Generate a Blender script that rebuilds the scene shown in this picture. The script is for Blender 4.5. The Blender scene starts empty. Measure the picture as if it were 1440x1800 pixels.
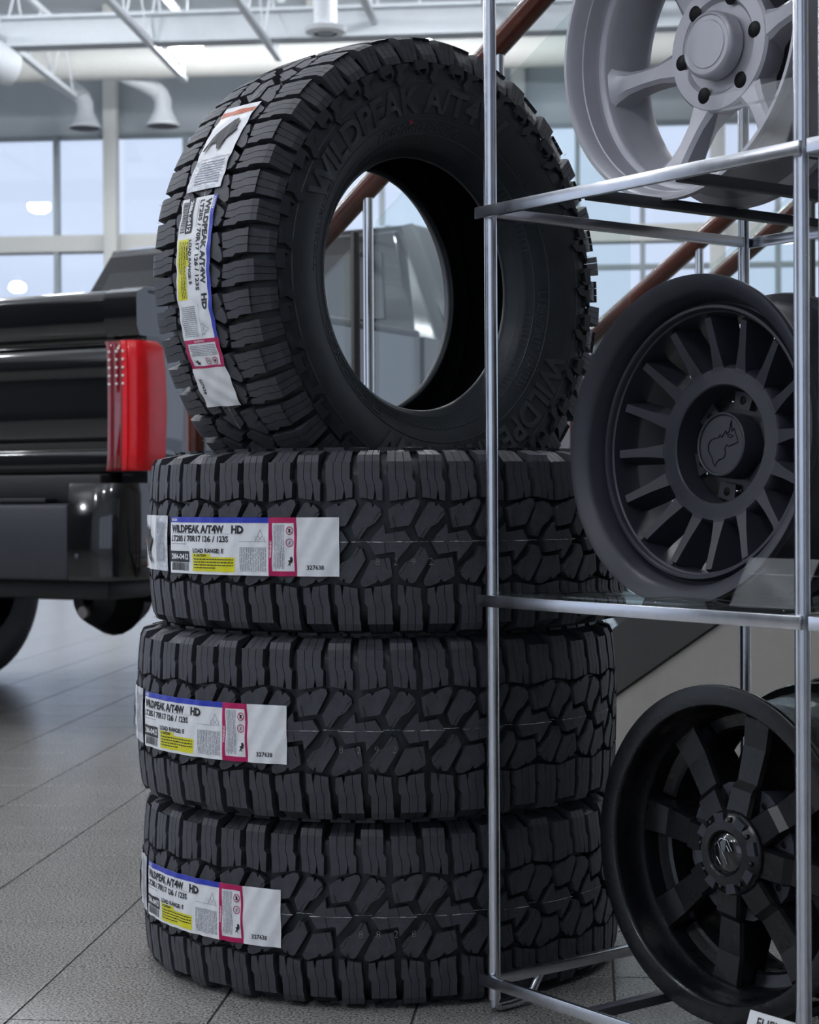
import bpy, bmesh, math, random
from mathutils import Vector, Matrix
from mathutils.geometry import tessellate_polygon
from math import sin, cos, pi, radians as rad, atan2, hypot
random.seed(7)
S = bpy.context.scene
COL = S.collection

# ------------------------------------------------------------------ camera
F_PX = 3140.0
ZC = 0.7918
cam_d = bpy.data.cameras.new('camera'); cam = bpy.data.objects.new('camera', cam_d); COL.objects.link(cam)
cam_d.sensor_fit = 'VERTICAL'; cam_d.sensor_height = 36.0; cam_d.lens = F_PX / 1800 * 36
cam.location = (0, 0, ZC)
_p, _r = 0.010, 0.0056
cam.rotation_euler = (Matrix.Rotation(pi/2 - _p, 3, 'X') @ Matrix.Rotation(-_r, 3, 'Z')).to_euler()
cam_d.clip_start = 0.05; cam_d.clip_end = 200
cam_d.dof.use_dof = True; cam_d.dof.focus_distance = 2.78; cam_d.dof.aperture_fstop = 9.0
S.camera = cam
# ------------------------------------------------------------------ world, exposure
W = bpy.data.worlds.new('overcast_sky'); S.world = W; W.use_nodes = True
bg = W.node_tree.nodes['Background']; bg.inputs[0].default_value = (0.66, 0.755, 0.95, 1); bg.inputs[1].default_value = 1.06
S.view_settings.view_transform = 'Standard'; S.view_settings.look = 'None'
S.view_settings.gamma = 1.0; S.view_settings.use_curve_mapping = False
S.view_settings.exposure = 0.0
try:
    S.cycles.use_denoising = True; S.cycles.use_adaptive_sampling = True; S.cycles.adaptive_threshold = 0.035; S.cycles.max_bounces = 6; S.cycles.diffuse_bounces = 3; S.cycles.glossy_bounces = 3; S.cycles.transparent_max_bounces = 16
    S.cycles.sample_clamp_indirect = 6.0; S.cycles.caustics_reflective = False; S.cycles.caustics_refractive = False
except Exception: pass
LAMP = 125.0

# ------------------------------------------------------------------ materials
MATS = {}
def mat(name, col, rough=0.5, metal=0.0, spec=0.5, var=0.08, scale=40.0, bump=0.0, bscale=300.0, coat=0.0, cior=1.5, emit=None, es=0.0, rvar=0.05):
    if name in MATS: return MATS[name]
    m = bpy.data.materials.new(name); m.use_nodes = True; nt = m.node_tree; N = nt.nodes; L = nt.links
    b = N['Principled BSDF']
    tc = N.new('ShaderNodeTexCoord'); nz = N.new('ShaderNodeTexNoise'); nz.inputs['Scale'].default_value = scale; nz.inputs['Detail'].default_value = 4
    L.new(tc.outputs['Object'], nz.inputs['Vector'])
    cr = N.new('ShaderNodeValToRGB')
    cr.color_ramp.elements[0].position = 0.3; cr.color_ramp.elements[1].position = 0.7
    cr.color_ramp.elements[0].color = [c*(1-var) for c in col] + [1]; cr.color_ramp.elements[1].color = [min(1, c*(1+var)) for c in col] + [1]
    L.new(nz.outputs['Fac'], cr.inputs[0]); L.new(cr.outputs[0], b.inputs['Base Color'])
    mr = N.new('ShaderNodeMapRange'); mr.inputs[3].default_value = max(0.0, rough-rvar); mr.inputs[4].default_value = min(1, rough+rvar)
    L.new(nz.outputs['Fac'], mr.inputs[0]); L.new(mr.outputs[0], b.inputs['Roughness'])
    b.inputs['Metallic'].default_value = metal; b.inputs['Specular IOR Level'].default_value = spec
    if coat: b.inputs['Coat Weight'].default_value = coat; b.inputs['Coat Roughness'].default_value = 0.03; b.inputs['Coat IOR'].default_value = cior
    if bump:
        n2 = N.new('ShaderNodeTexNoise'); n2.inputs['Scale'].default_value = bscale; n2.inputs['Detail'].default_value = 3
        L.new(tc.outputs['Object'], n2.inputs['Vector'])
        bp = N.new('ShaderNodeBump'); bp.inputs['Strength'].default_value = bump; bp.inputs['Distance'].default_value = 0.002
        L.new(n2.outputs['Fac'], bp.inputs['Height']); L.new(bp.outputs[0], b.inputs['Normal'])
    if emit: b.inputs['Emission Color'].default_value = (*emit, 1); b.inputs['Emission Strength'].default_value = es
    MATS[name] = m; return m

def glass_mat(name, tint, refl=1.0, ior=1.5, rough=0.0):
    if name in MATS: return MATS[name]
    m = bpy.data.materials.new(name); m.use_nodes = True; nt = m.node_tree; N = nt.nodes; L = nt.links
    N.remove(N['Principled BSDF']); out = N['Material Output']
    tr = N.new('ShaderNodeBsdfTransparent'); tr.inputs[0].default_value = (*tint, 1)
    gl = N.new('ShaderNodeBsdfGlossy'); gl.inputs['Color'].default_value = (refl, refl, refl, 1); gl.inputs['Roughness'].default_value = rough
    fr = N.new('ShaderNodeFresnel'); ge = N.new('ShaderNodeNewGeometry'); mi = N.new('ShaderNodeMapRange')
    mi.inputs[3].default_value = ior; mi.inputs[4].default_value = 1/ior      # same reflectance on both faces of a thin pane
    L.new(ge.outputs['Backfacing'], mi.inputs[0]); L.new(mi.outputs[0], fr.inputs['IOR'])
    nz = N.new('ShaderNodeTexNoise'); nz.inputs['Scale'].default_value = 1.5
    bp = N.new('ShaderNodeBump'); bp.inputs['Strength'].default_value = 0.02; bp.inputs['Distance'].default_value = 0.01
    L.new(nz.outputs['Fac'], bp.inputs['Height']); L.new(bp.outputs[0], gl.inputs['Normal'])
    mx = N.new('ShaderNodeMixShader'); L.new(fr.outputs[0], mx.inputs[0]); L.new(tr.outputs[0], mx.inputs[1]); L.new(gl.outputs[0], mx.inputs[2])
    L.new(mx.outputs[0], out.inputs['Surface']); MATS[name] = m; return m

def tile_mat():
    m = bpy.data.materials.new('granite_tile'); m.use_nodes = True; nt = m.node_tree; N = nt.nodes; L = nt.links
    b = N['Principled BSDF']; g = N.new('ShaderNodeNewGeometry')
    def noise(sc, det=3):
        n = N.new('ShaderNodeTexNoise'); n.inputs['Scale'].default_value = sc; n.inputs['Detail'].default_value = det
        L.new(g.outputs['Position'], n.inputs['Vector']); return n
    def ramp(src, p0, c0, p1, c1):
        r = N.new('ShaderNodeValToRGB'); r.color_ramp.elements[0].position = p0; r.color_ramp.elements[1].position = p1
        r.color_ramp.elements[0].color = (*c0, 1); r.color_ramp.elements[1].color = (*c1, 1); L.new(src, r.inputs[0]); return r
    a = ramp(noise(230, 2).outputs['Fac'], 0.36, (0.12, 0.117, 0.110), 0.60, (0.48, 0.465, 0.435))
    c = ramp(noise(480, 2).outputs['Fac'], 0.30, (0.05, 0.05, 0.05), 0.46, (1, 1, 1))
    d = ramp(noise(7, 3).outputs['Fac'], 0.2, (0.84, 0.84, 0.84), 0.8, (1, 1, 1))
    m1 = N.new('ShaderNodeMix'); m1.data_type = 'RGBA'; m1.blend_type = 'MULTIPLY'; m1.inputs[0].default_value = 0.75
    L.new(a.outputs[0], m1.inputs[6]); L.new(c.outputs[0], m1.inputs[7])
    m2 = N.new('ShaderNodeMix'); m2.data_type = 'RGBA'; m2.blend_type = 'MULTIPLY'; m2.inputs[0].default_value = 1
    L.new(m1.outputs[2], m2.inputs[6]); L.new(d.outputs[0], m2.inputs[7])
    L.new(m2.outputs[2], b.inputs['Base Color'])
    b.inputs['Roughness'].default_value = 0.26; b.inputs['Specular IOR Level'].default_value = 0.5
    bp = N.new('ShaderNodeBump'); bp.inputs['Strength'].default_value = 0.03; bp.inputs['Distance'].default_value = 0.001
    L.new(noise(230, 2).outputs['Fac'], bp.inputs['Height']); L.new(bp.outputs[0], b.inputs['Normal'])
    MATS['tile'] = m; return m

RUB  = mat('tread_rubber', (0.046, 0.048, 0.058), 0.50, var=0.22, scale=60, bump=0.25, bscale=900, spec=0.45)
RUBC = mat('carcass_rubber', (0.021, 0.0265, 0.032), 0.42, var=0.2, scale=25, bump=0.12, bscale=500, spec=0.42)
RUBS = mat('letter_rubber', (0.034, 0.041, 0.048), 0.38, var=0.15, spec=0.5)
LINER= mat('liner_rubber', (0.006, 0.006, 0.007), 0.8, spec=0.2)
PAPER= mat('label_paper', (0.84, 0.85, 0.88), 0.36, var=0.03, scale=120, bump=0.08, bscale=120, spec=0.5)
FILM = mat('crinkled_film', (0.60, 0.62, 0.68), 0.16, var=0.15, scale=90, bump=1.0, bscale=160, spec=0.9)
INK  = mat('black_ink', (0.012, 0.012, 0.016), 0.5)
GREY = mat('grey_ink', (0.30, 0.31, 0.36), 0.5)
BLUE = mat('blue_ink', (0.028, 0.05, 0.48), 0.4)
CRIM = mat('crimson_ink', (0.47, 0.005, 0.10), 0.4)
YEL  = mat('yellow_ink', (0.74, 0.70, 0.015), 0.4)
ORNG = mat('orange_ink', (0.50, 0.10, 0.03), 0.4, var=0.4, scale=300)
CHALK= mat('chalk', (0.80, 0.80, 0.78), 0.9, var=0.2, scale=300)
CHALK2= mat('chalk_faint', (0.26, 0.26, 0.26), 0.9, var=0.5, scale=300)
REDP = mat('red_paint_dot', (0.45, 0.02, 0.06), 0.5)
CHROME = mat('brushed_chrome', (0.66, 0.68, 0.73), 0.24, metal=1.0, var=0.06, scale=30, rvar=0.07)
CHROMEP= mat('polished_chrome', (0.75, 0.76, 0.78), 0.08, metal=1.0, var=0.03)
SILV = mat('satin_silver', (0.44, 0.44, 0.48), 0.42, metal=0.30, var=0.03, spec=0.5)
MATB = mat('matte_black', (0.028, 0.029, 0.041), 0.46, var=0.05, spec=0.5)
SATB = mat('satin_black', (0.0055, 0.0055, 0.007), 0.28, var=0.05, spec=0.5)
DARK = mat('deep_black', (0.004, 0.004, 0.005), 0.5, spec=0.2)
PAINT= mat('black_car_paint', (0.0035, 0.0035, 0.0045), 0.10, var=0.0, spec=0.5, coat=1.0, rvar=0.0, cior=1.5)
PLAS = mat('grey_bumper_plastic', (0.030, 0.033, 0.042), 0.42, var=0.08)
PLASB= mat('black_plastic', (0.008, 0.008, 0.010), 0.5)
REDL = mat('red_lens', (0.72, 0.006, 0.012), 0.22, var=0.05, coat=0.25, rvar=0.02, spec=0.35)
REDD = mat('dark_red_lens', (0.20, 0.004, 0.008), 0.12, var=0.1, coat=1.0, rvar=0.02)
LED  = mat('clear_reflector', (0.85, 0.80, 0.78), 0.2, var=0.05)
WOOD = mat('mahogany', (0.085, 0.020, 0.011), 0.20, var=0.35, scale=12, coat=0.3, rvar=0.04)
WHITEP = mat('white_ceiling_paint', (0.76, 0.79, 0.82), 0.6, var=0.03)
GREYP  = mat('blue_grey_wall_paint', (0.42, 0.46, 0.49), 0.7, var=0.03)
BEIGE  = mat('beige_steel_paint', (0.72, 0.72, 0.68), 0.5, var=0.03)
MULL   = mat('mullion_aluminium', (0.30, 0.34, 0.36), 0.4, metal=0.2, var=0.04)
TAUPE  = mat('taupe_wall_paint', (0.30, 0.285, 0.26), 0.75, var=0.03)
DGREY  = mat('charcoal_stringer', (0.035, 0.034, 0.033), 0.5, var=0.06)
GROUT  = mat('grout', (0.075, 0.072, 0.070), 0.9)
SIGNP  = mat('sign_card', (0.75, 0.76, 0.78), 0.5, var=0.02)
LENSE = mat('lamp_lens', (1, 1, 1), 0.5, emit=(0.94, 0.96, 1.0), es=LAMP)
GLASS = glass_mat('window_glass', (0.97, 0.985, 1.0))
SHELFG= glass_mat('shelf_glass', (0.90, 0.96, 0.945))
RAILG = glass_mat('balustrade_glass', (0.93, 0.97, 0.96))
ACRY  = glass_mat('clear_acrylic', (0.95, 0.955, 0.965), ior=1.5, rough=0.05)
CARG  = mat('tinted_car_glass', (0.006, 0.007, 0.008), 0.04, var=0.0, coat=1.0, rvar=0.0, spec=0.6, cior=1.7)
TILE = tile_mat()

# ------------------------------------------------------------------ mesh helpers
def link(o, parent=None):
    COL.objects.link(o)
    if parent is not None: o.parent = parent
    return o
def tag(o, label=None, cat=None, group=None, kind=None):
    if label: o['label'] = label
    if cat: o['category'] = cat
    if group: o['group'] = group
    if kind: o['kind'] = kind
    return o
def empty(name, loc=(0,0,0), rot=None, parent=None):
    o = bpy.data.objects.new(name, None); o.empty_display_size = 0.05
    o.location = loc
    if rot is not None: o.rotation_euler = rot
    return link(o, parent)
def copy_tree(o, parent=None):
    c = o.copy(); COL.objects.link(c); c.parent = parent
    for ch in list(o.children): copy_tree(ch, c)
    return c

class MB:
    def __init__(s): s.v = []; s.f = []; s.sm = []
    def add(s, vs, fs, smooth=False):
        k = len(s.v); s.v += [tuple(x) for x in vs]; s.f += [tuple(i+k for i in f) for f in fs]; s.sm += [smooth]*len(fs); return s
    def box(s, x0, x1, y0, y1, z0, z1, M=None):
        vs = [Vector(p) for p in ((x0,y0,z0),(x1,y0,z0),(x1,y1,z0),(x0,y1,z0),(x0,y0,z1),(x1,y0,z1),(x1,y1,z1),(x0,y1,z1))]
        if M: vs = [M @ p for p in vs]
        return s.add(vs, [(3,2,1,0),(4,5,6,7),(0,1,5,4),(1,2,6,5),(2,3,7,6),(3,0,4,7)])
    def bbox(s, x0, x1, y0, y1, z0, z1, b=0.003, M=None):       # chamfered box
        bm = bmesh.new(); bmesh.ops.create_cube(bm, size=1)
        for v in bm.verts: v.co = Vector(((x0+x1)/2 + v.co.x*(x1-x0), (y0+y1)/2 + v.co.y*(y1-y0), (z0+z1)/2 + v.co.z*(z1-z0)))
        bmesh.ops.bevel(bm, geom=bm.edges[:], offset=b, segments=2, affect='EDGES', profile=0.5)
        return s.bm(bm, M)
    def bm(s, bm, M=None, smooth=False):
        bm.verts.index_update(); vs = [(M @ v.co) if M else v.co.copy() for v in bm.verts]
        s.add(vs, [tuple(v.index for v in f.verts) for f in bm.faces], smooth); bm.free(); return s
    def tube(s, pts, r, n=12, cap=True, smooth=True, closed=False):
        pts = [Vector(p) for p in pts]; rs = r if isinstance(r, (list, tuple)) else [r]*len(pts)
        rings = []; up = None
        for i, p in enumerate(pts):
            a = pts[i-1] if (i > 0 or closed) else p; b = pts[(i+1) % len(pts)] if (i < len(pts)-1 or closed) else p
            t = (b-a).normalized()
            if up is None: up = t.orthogonal().normalized()
            up = (up - t*up.dot(t)).normalized(); w = t.cross(up)
            rings.append([p + (up*cos(2*pi*j/n) + w*sin(2*pi*j/n))*rs[i] for j in range(n)])
        vs = [q for R_ in rings for q in R_]; fs = []
        m = len(pts)
        for i in range(m if closed else m-1):
            for j in range(n):
                fs.append((i*n+j, i*n+(j+1)%n, ((i+1)%m)*n+(j+1)%n, ((i+1)%m)*n+j))
        s.add(vs, fs, smooth)
        if cap and not closed:
            s.add(rings[0], [tuple(range(n))[::-1]]); s.add(rings[-1], [tuple(range(n))])
        return s
    def lathe(s, prof, n=96, closed=False, smooth=True, M=None, a0=0.0, a1=2*pi):
        full = abs(a1-a0-2*pi) < 1e-6; k = n if full else n+1
        vs = []; m = len(prof)
        for i in range(k):
            a = a0 + (a1-a0)*i/n; c, d = cos(a), sin(a)
            for z, r in prof:
                p = Vector((r*c, r*d, z)); vs.append(M @ p if M else p)
        fs = []
        for i in range(n):
            i2 = (i+1) % k
            for j in range(m if closed else m-1):
                j2 = (j+1) % m
                fs.append((i*m+j, i2*m+j, i2*m+j2, i*m+j2))
        return s.add(vs, fs, smooth)
    def prism(s, poly, d0, d1, axis='y', M=None, sc=1.0):
        """extrude 2-D polygon; axis is the extrusion axis; poly gives the other two coordinates"""
        def P(a, b, d):
            p = {'x': (d, a, b), 'y': (a, d, b), 'z': (a, b, d)}[axis]; p = Vector(p); return M @ p if M else p
        n = len(poly); vs = [P(a, b, d0) for a, b in poly] + [P(a, b, d1) for a, b in poly]
        fs = [tuple(range(n)), tuple(range(2*n-1, n-1, -1))] + [(i, i+n, (i+1)%n+n, (i+1)%n) for i in range(n)]
        return s.add(vs, fs)
    def mesh(s, name, ma, auto=None):
        me = bpy.data.meshes.new(name); me.from_pydata(s.v, [], s.f); me.update()
        for i, p in enumerate(me.polygons): p.use_smooth = s.sm[i]
        bm = bmesh.new(); bm.from_mesh(me); bmesh.ops.recalc_face_normals(bm, faces=bm.faces); bm.to_mesh(me); bm.free()
        if auto:
            try: me.set_sharp_from_angle(angle=rad(auto))
            except Exception: pass
        me.materials.append(ma); return me
    def build(s, name, ma, parent=None, auto=35, loc=None, rot=None):
        o = bpy.data.objects.new(name, s.mesh(name, ma, auto)); link(o, parent)
        if loc is not None: o.location = loc
        if rot is not None: o.rotation_euler = rot
        return o
def obj(name, me, parent=None, rotz=0.0):
    o = bpy.data.objects.new(name, me); link(o, parent); o.rotation_euler.z = rotz; return o

_tc = {}
def text_geo(body, size, offset=0.0, align='LEFT', res=2, space=1.0):
    """flat lettering -> (verts 2-D, faces)"""
    key = (body, size, offset, align, res, space)
    if key in _tc: return _tc[key]
    cu = bpy.data.curves.new('t', 'FONT'); cu.body = body; cu.size = size; cu.offset = offset; cu.align_x = align
    cu.resolution_u = res; cu.space_character = space
    o = bpy.data.objects.new('t', cu); COL.objects.link(o)
    dg = bpy.context.evaluated_depsgraph_get(); me = bpy.data.meshes.new_from_object(o.evaluated_get(dg))
    vs = [(v.co.x, v.co.y) for v in me.vertices]; fs = [tuple(p.vertices) for p in me.polygons]
    bpy.data.objects.remove(o); bpy.data.curves.remove(cu); bpy.data.meshes.remove(me)
    _tc[key] = (vs, fs); return vs, fs

# ------------------------------------------------------------------ room frame
BETA = 0.095
E = Vector((cos(BETA), -sin(BETA), 0)); G = Vector((sin(BETA), cos(BETA), 0))
def room(e, g, z=0.0): return E*e + G*g + Vector((0, 0, z))
RM = Matrix(((E.x, G.x, 0, 0), (E.y, G.y, 0, 0), (0, 0, 1, 0), (0, 0, 0, 1)))
ROT_ROOM = -BETA
def at(px, py, Y):       # photo pixel -> world point at depth Y
    x = (px-720); y = (py-900); c, s_ = cos(_r), sin(_r)
    xi = x*c - y*s_; yi = x*s_ + y*c            # undo roll
    dx, dz = xi/F_PX, -yi/F_PX
    d = Vector((dx, cos(_p)+dz*sin(_p), dz*cos(_p)-sin(_p))); d *= Y/d.y
    return Vector((d.x, d.y, ZC+d.z))
def to_room(p): return p.dot(E), p.dot(G)

# ---- floor: slab of grout with separate granite tiles
floor = MB().box(-16, 16, -7, 40, -0.12, -0.0025, RM).build('floor', GROUT); tag(floor, 'grey speckled granite tile floor of the showroom', kind='structure')
T = 0.305; e0 = -0.559; g0 = 2.933; gap = 0.0018
tm = MB().bbox(gap-T/2, T/2-gap, gap-T/2, T/2-gap, -0.010, 0.0, 0.0012).mesh('tile', TILE)
near = set()
cells = []
for i in range(-14, 14):
    for j in range(-3, 22):
        c = room(e0+(i+.5)*T, g0+(j+.5)*T)
        if c.y < 2.2: continue
        px = 720 + c.x/c.y*F_PX; py = 868 + ZC/c.y*F_PX
        if -120 < px < 1560 and py < 1960: cells.append((c.y, i, j, c))
cells.sort(key=lambda a: a[0])
for y, i, j, c in cells[:290]:
    near.add((i, j)); o = bpy.data.objects.new('tile', tm); link(o, floor); o.location = c; o.rotation_euler.z = ROT_ROOM
far = MB()
for i in range(-46, 46):
    for j in range(-28, 66):
        if (i, j) in near: continue
        a, b = e0+i*T, g0+j*T; h = gap
        far.add([room(a+h, b+h), room(a+T-h, b+h), room(a+T-h, b+T-h), room(a+h, b+T-h)], [(0, 1, 2, 3)])
fo = far.build('tile_field', TILE, floor); fo['kind'] = 'stuff'

# ---- back wall with glazing
GW = 22.0
def wall_e(px, g=GW):      # e coordinate of a pixel column on the plane g
    d = at(px, 868, 1.0); d.z = 0; k = g/d.dot(G); return (d*k).dot(E)
def wall_z(py, px=300, g=GW):
    p = at(px, py, 1.0) - Vector((0, 0, ZC)); k = g/Vector((p.x, p.y, 0)).dot(G); return ZC + p.z*k
z_top, z_tr1, z_tr0 = wall_z(236), wall_z(411), wall_z(440)
ZCEIL = 6.9
wall = MB().box(-16, 16, GW, GW+.25, z_top, ZCEIL, RM).build('wall_back', GREYP); tag(wall, 'blue-grey painted header wall above the showroom windows', kind='structure')
wl = MB().box(-16, 16, GW, GW+.25, 0, .5, RM).build('wall_sill', GREYP); tag(wl, 'low sill wall under the showroom windows', kind='structure')
tr = MB().box(-16, 16, GW-.06, GW+.2, z_tr0, z_tr1, RM).build('trim_1', BEIGE); tag(tr, 'beige horizontal steel transom across the windows', kind='structure')
cols_px = [-560, -180, 205, 560, 915, 1262, 1610]
for k, px in enumerate(cols_px):
    e = wall_e(px); w = .088
    c = MB().bbox(e-w, e+w, GW-.24, GW-.06, 0, ZCEIL, .03, RM).build('steel_column', BEIGE)
    tag(c, ['steel column at the far left window bay', 'steel column left of the pickup', 'beige steel column behind the pickup cab, between window bays',
            'beige steel column hidden behind the upright tyre', 'beige steel column above the wooden handrail', 'beige steel column behind the rack wheels',
            'steel column at the far right window bay'][k], 'column', 'steel columns along the window wall')
mull_px = [[-440, -300], [-60, 103], [330, 450], [674, 790], [1018, 1132], [1370, 1490]]
for k in range(6):
    e1, e2 = wall_e(cols_px[k])+.088, wall_e(cols_px[k+1])-.088
    win = MB()
    for z0, z1 in ((z_top-.03, z_top+.02), (.5, .56)): win.box(e1, e2, GW, GW+.08, z0, z1, RM)
    wo = win.build('window_%d' % (k+1), MULL); tag(wo, 'window bay of bright glass panes in grey mullions', kind='structure')
    es = [e1] + [wall_e(p) for p in mull_px[k]] + [e2]
    for e in es[1:-1]: MB().box(e-.03, e+.03, GW-.03, GW+.10, .5, z_top, RM).build('mullion', MULL, wo)
    zmid = wall_z(483)
    MB().box(e1, e2, GW-.02, GW+.08, zmid-.03, zmid+.03, RM).build('mullion', MULL, wo) if k >= 3 else None
    MB().box(e1, e2, GW-.02, GW+.08, 1.6, 1.66, RM).build('mullion', MULL, wo)
    for a, b in zip(es[:-1], es[1:]):
        for z0, z1 in ((z_tr1, z_top-.03), (zmid+.03 if k >= 3 else 1.66, z_tr0), ) + (((1.66, zmid-.03),) if k >= 3 else ()) + ((.56, 1.6),):
            MB().box(a+.03, b-.03, GW+.03, GW+.045, z0, z1, RM).build('pane', GLASS, wo)
# ---- outside ground, side walls and ceiling
gr = MB().box(-60, 60, GW+.3, 120, -.3, -.1, RM).build('ground_outside', mat('pale_concrete', (.55, .57, .6), .8)); tag(gr, 'pale paved ground outside the windows', kind='structure')
ceil = MB().box(-16, 16, -7, GW+.25, ZCEIL, ZCEIL+.2, RM).build('ceiling', WHITEP); tag(ceil, 'white painted steel deck ceiling', kind='structure')
wr = MB().box(9, 9.2, -7, GW, 5.4, ZCEIL, RM).box(9, 9.2, -7, 8, 0, 5.4, RM).build('wall_right', TAUPE); tag(wr, 'taupe painted side wall with glazing farther back', kind='structure')
for k, g in enumerate((10, 12.5, 15, 17, 19, 21)):
    tag(MB().box(9, 9.2, g-.12, g+.12, 0, 5.4, RM).build('trim_%d' % (k+8), BEIGE), 'steel mullion post of the right side glazing', kind='structure')
CHARW = mat('charcoal_wall_paint', (.06, .062, .066), .7, var=.04)
wb = MB().box(-16, 9, -7.25, -7, 5.0, ZCEIL, RM).box(-16, -8, -7.25, -7, 0, 5.0, RM).box(-8, 1.6, -7.25, -7, 0, .4, RM).box(1.6, 9, -7.25, -7, 0, 5.0, RM).build('wall_front', GREYP); tag(wb, 'wall behind the viewer with a broad unglazed opening added to let light in', kind='structure')  # opening without glass, sized to throw front light on the tyres
wlh = MB().box(-16.2, -16, -7, GW, 5.4, ZCEIL, RM).box(-16.2, -16, -7, 1, 0, 5.4, RM).build('wall_left', CHARW); tag(wlh, 'charcoal left side wall with glazing farther back', kind='structure')
tn = 14
for g in (3.5, 7, 10.5, 14, 17.5, 21):
    tag(MB().box(-16.2, -16, g-.12, g+.12, 0, 5.4, RM).build('trim_%d' % tn, BEIGE), 'steel mullion post of the left side glazing', kind='structure'); tn += 1
for e in (-5.2, -2.4, .6):
    tag(MB().box(e-.08, e+.08, -7.2, -7.05, .4, 5.0, RM).build('trim_%d' % tn, MULL), 'mullion standing in the added light opening behind the viewer', kind='structure'); tn += 1

# ---- ceiling steel
def dirg(px, py, g):
    d = at(px, py, 1.0) - Vector((0, 0, ZC)); k = g/Vector((d.x, d.y, 0)).dot(G); d *= k
    return d.dot(E), ZC + d.z
bz0, bz1 = wall_z(78, 300, 17.5), wall_z(24, 300, 17.5)
ib = MB()
for z0, z1, hw in ((bz0, bz0+.03, .12), (bz1-.03, bz1, .12), (bz0, bz1, .012)): ib.box(-14, 9, 17.5-hw, 17.5+hw, z0, z1, RM)
tag(ib.build('steel_beam', mat('grey_beam_paint', (.60, .64, .67), .5, var=.03)), 'blue-grey steel beam spanning the ceiling in front of the round duct', 'beam', kind='structure')
e_, dz = dirg(300, 108, 20.2)
tag(MB().tube([room(-14, 20.2, dz), room(9, 20.2, dz)], .185, 28).build('ventilation_duct', BEIGE), 'long beige round duct running along the window wall', 'duct')
jo_px = [(-130, 190, 20.6), (130, 168, 20), (325, 140, 19), (490, 103, 18), (668, 62, 18), (860, 40, 18), (1050, 40, 18), (1240, 40, 18)]
jl = ['left of the round duct end', 'above the left flared duct hood', 'beside the glowing lamp', 'left of the round diffuser', 'right of the round diffuser', 'behind the rack post', 'behind the silver wheel', 'at the far right']
for k, (px, py, g) in enumerate(jo_px):
    e, z = dirg(px, py, g)
    root = empty('roof_joist', room(e, g, z), (0, 0, ROT_ROOM)); tag(root, 'white open web roof joist ' + jl[k], 'joist', 'roof joists')
    MB().bbox(-.035, .035, -19, 0, -.03, .03, .008).build('bottom_chord', WHITEP, root)
    MB().bbox(-.035, .035, -19, .2, .62, .68, .008).build('top_chord', WHITEP, root)
    wb_ = MB(); y = 0.0; up = False
    while y > -18.6:
        wb_.tube([(0, y, .64 if up else 0), (0, y-.42, 0 if up else .64)], .011, 6); y -= .42; up = not up
    wo_ = wb_.build('web_rods', WHITEP, root); wo_['kind'] = 'stuff'
def elbow(pxb, pyb, g, lab, r=.13):
    e, z = dirg(pxb, pyb, g)
    root = empty('duct_outlet', room(e, g, z), (0, 0, ROT_ROOM)); tag(root, lab, 'duct', 'flared duct outlets')
    MB().lathe([(0, .195), (.03, .195), (.035, .185), (.17, .110), (.20, .105)], 28).build('flared_hood', WHITEP, root)
    MB().tube([(0, 0, .18), (0, 0, .30), (-.03, 0, .37), (-.09, 0, .43), (-.20, (20.2-g)*.3, .49), (-.45, (20.2-g)*.7, .58), (-.75, 20.2-g, dz-z)], .100, 20).build('elbow_pipe', WHITEP, root)
    MB().lathe([(0.004, .0), (.004, .18)], 28).build('grille', DGREY, root)
elbow(150, 226, 21.0, 'left flared duct outlet above the window, by the beige column')
elbow(287, 222, 20.6, 'right flared duct outlet above the window, nearest the upright tyre')
e, z = dirg(572, 60, 14.5)
rd = empty('round_diffuser', room(e, 14.5, z), (0, 0, ROT_ROOM)); tag(rd, 'round white ceiling diffuser with drop pipe above the upright tyre', 'diffuser')
MB().lathe([(.0, .10), (.012, .165), (.05, .18), (.055, .165), (.03, .10)], 36).build('outer_ring', WHITEP, rd)
MB().lathe([(-.005, 0), (.002, .07), (.03, .075)], 30).build('centre_cone', MULL, rd)
MB().tube([(0, 0, .04), (0, 0, .35), (0, .1, .6), (0, .1, 1.6)], .095, 20).build('drop_pipe', WHITEP, rd)
e, z = dirg(-6, 112, 17.0)
tag(MB().tube([room(e-.32, 13.5, z+.02), room(e-.1, 16.2, z), room(e+.0, 16.9, z), room(e+.16, 17.05, z-.06)], [.2, .2, .21, .16], 24).build('duct_bend', WHITEP), 'fat white duct bend at the left edge of the photo', 'duct')

# ---- lamps (a pair in view, the rest added overhead)
lens_m = MB().lathe([(-.06, 0), (-.05, .12), (0, .19), (.08, .20), (.16, .14), (.18, 0)], 8).mesh('globe', LENSE)
hous_m = MB().lathe([(.17, 0), (.17, .10), (.24, .08), (.32, .07), (.33, 0)], 20).mesh('ballast_housing', WHITEP)
def lamp(p, lab, sc=1.0):
    root = empty('high_bay_lamp', p); tag(root, lab, 'lamp', 'high bay lamps'); root.scale = (sc,)*3
    obj('globe', lens_m, root); obj('ballast_housing', hous_m, root)
    MB().tube([(0, 0, .3), (0, 0, max(.4, (ZCEIL-p.z)/sc))], .012, 6).build('hanger', WHITEP, root)
e, z = dirg(330, 90, 18.4); lamp(room(e, 18.4, z), 'glowing white lamp under the ceiling left of the upright tyre', .8)
e, z = dirg(738, 66, 18.4); lamp(room(e, 18.4, z), 'glowing white lamp just above the upright tyre', .8)
k = 0
for e, g in [(e, g) for e in (-13.0, -9.0, -5.0, -1.2) for g in (-2.0, 3.5, 9.0, 14.8)] + [(3.0, 14.8), (6.0, 14.8), (4.0, 9.5)]:  # unseen grid added to brighten the room, mostly from the left
    if True:
        k += 1; lamp(room(e, g, 5.6), 'added white high bay lamp out of view, brightening the room from overhead')

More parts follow.
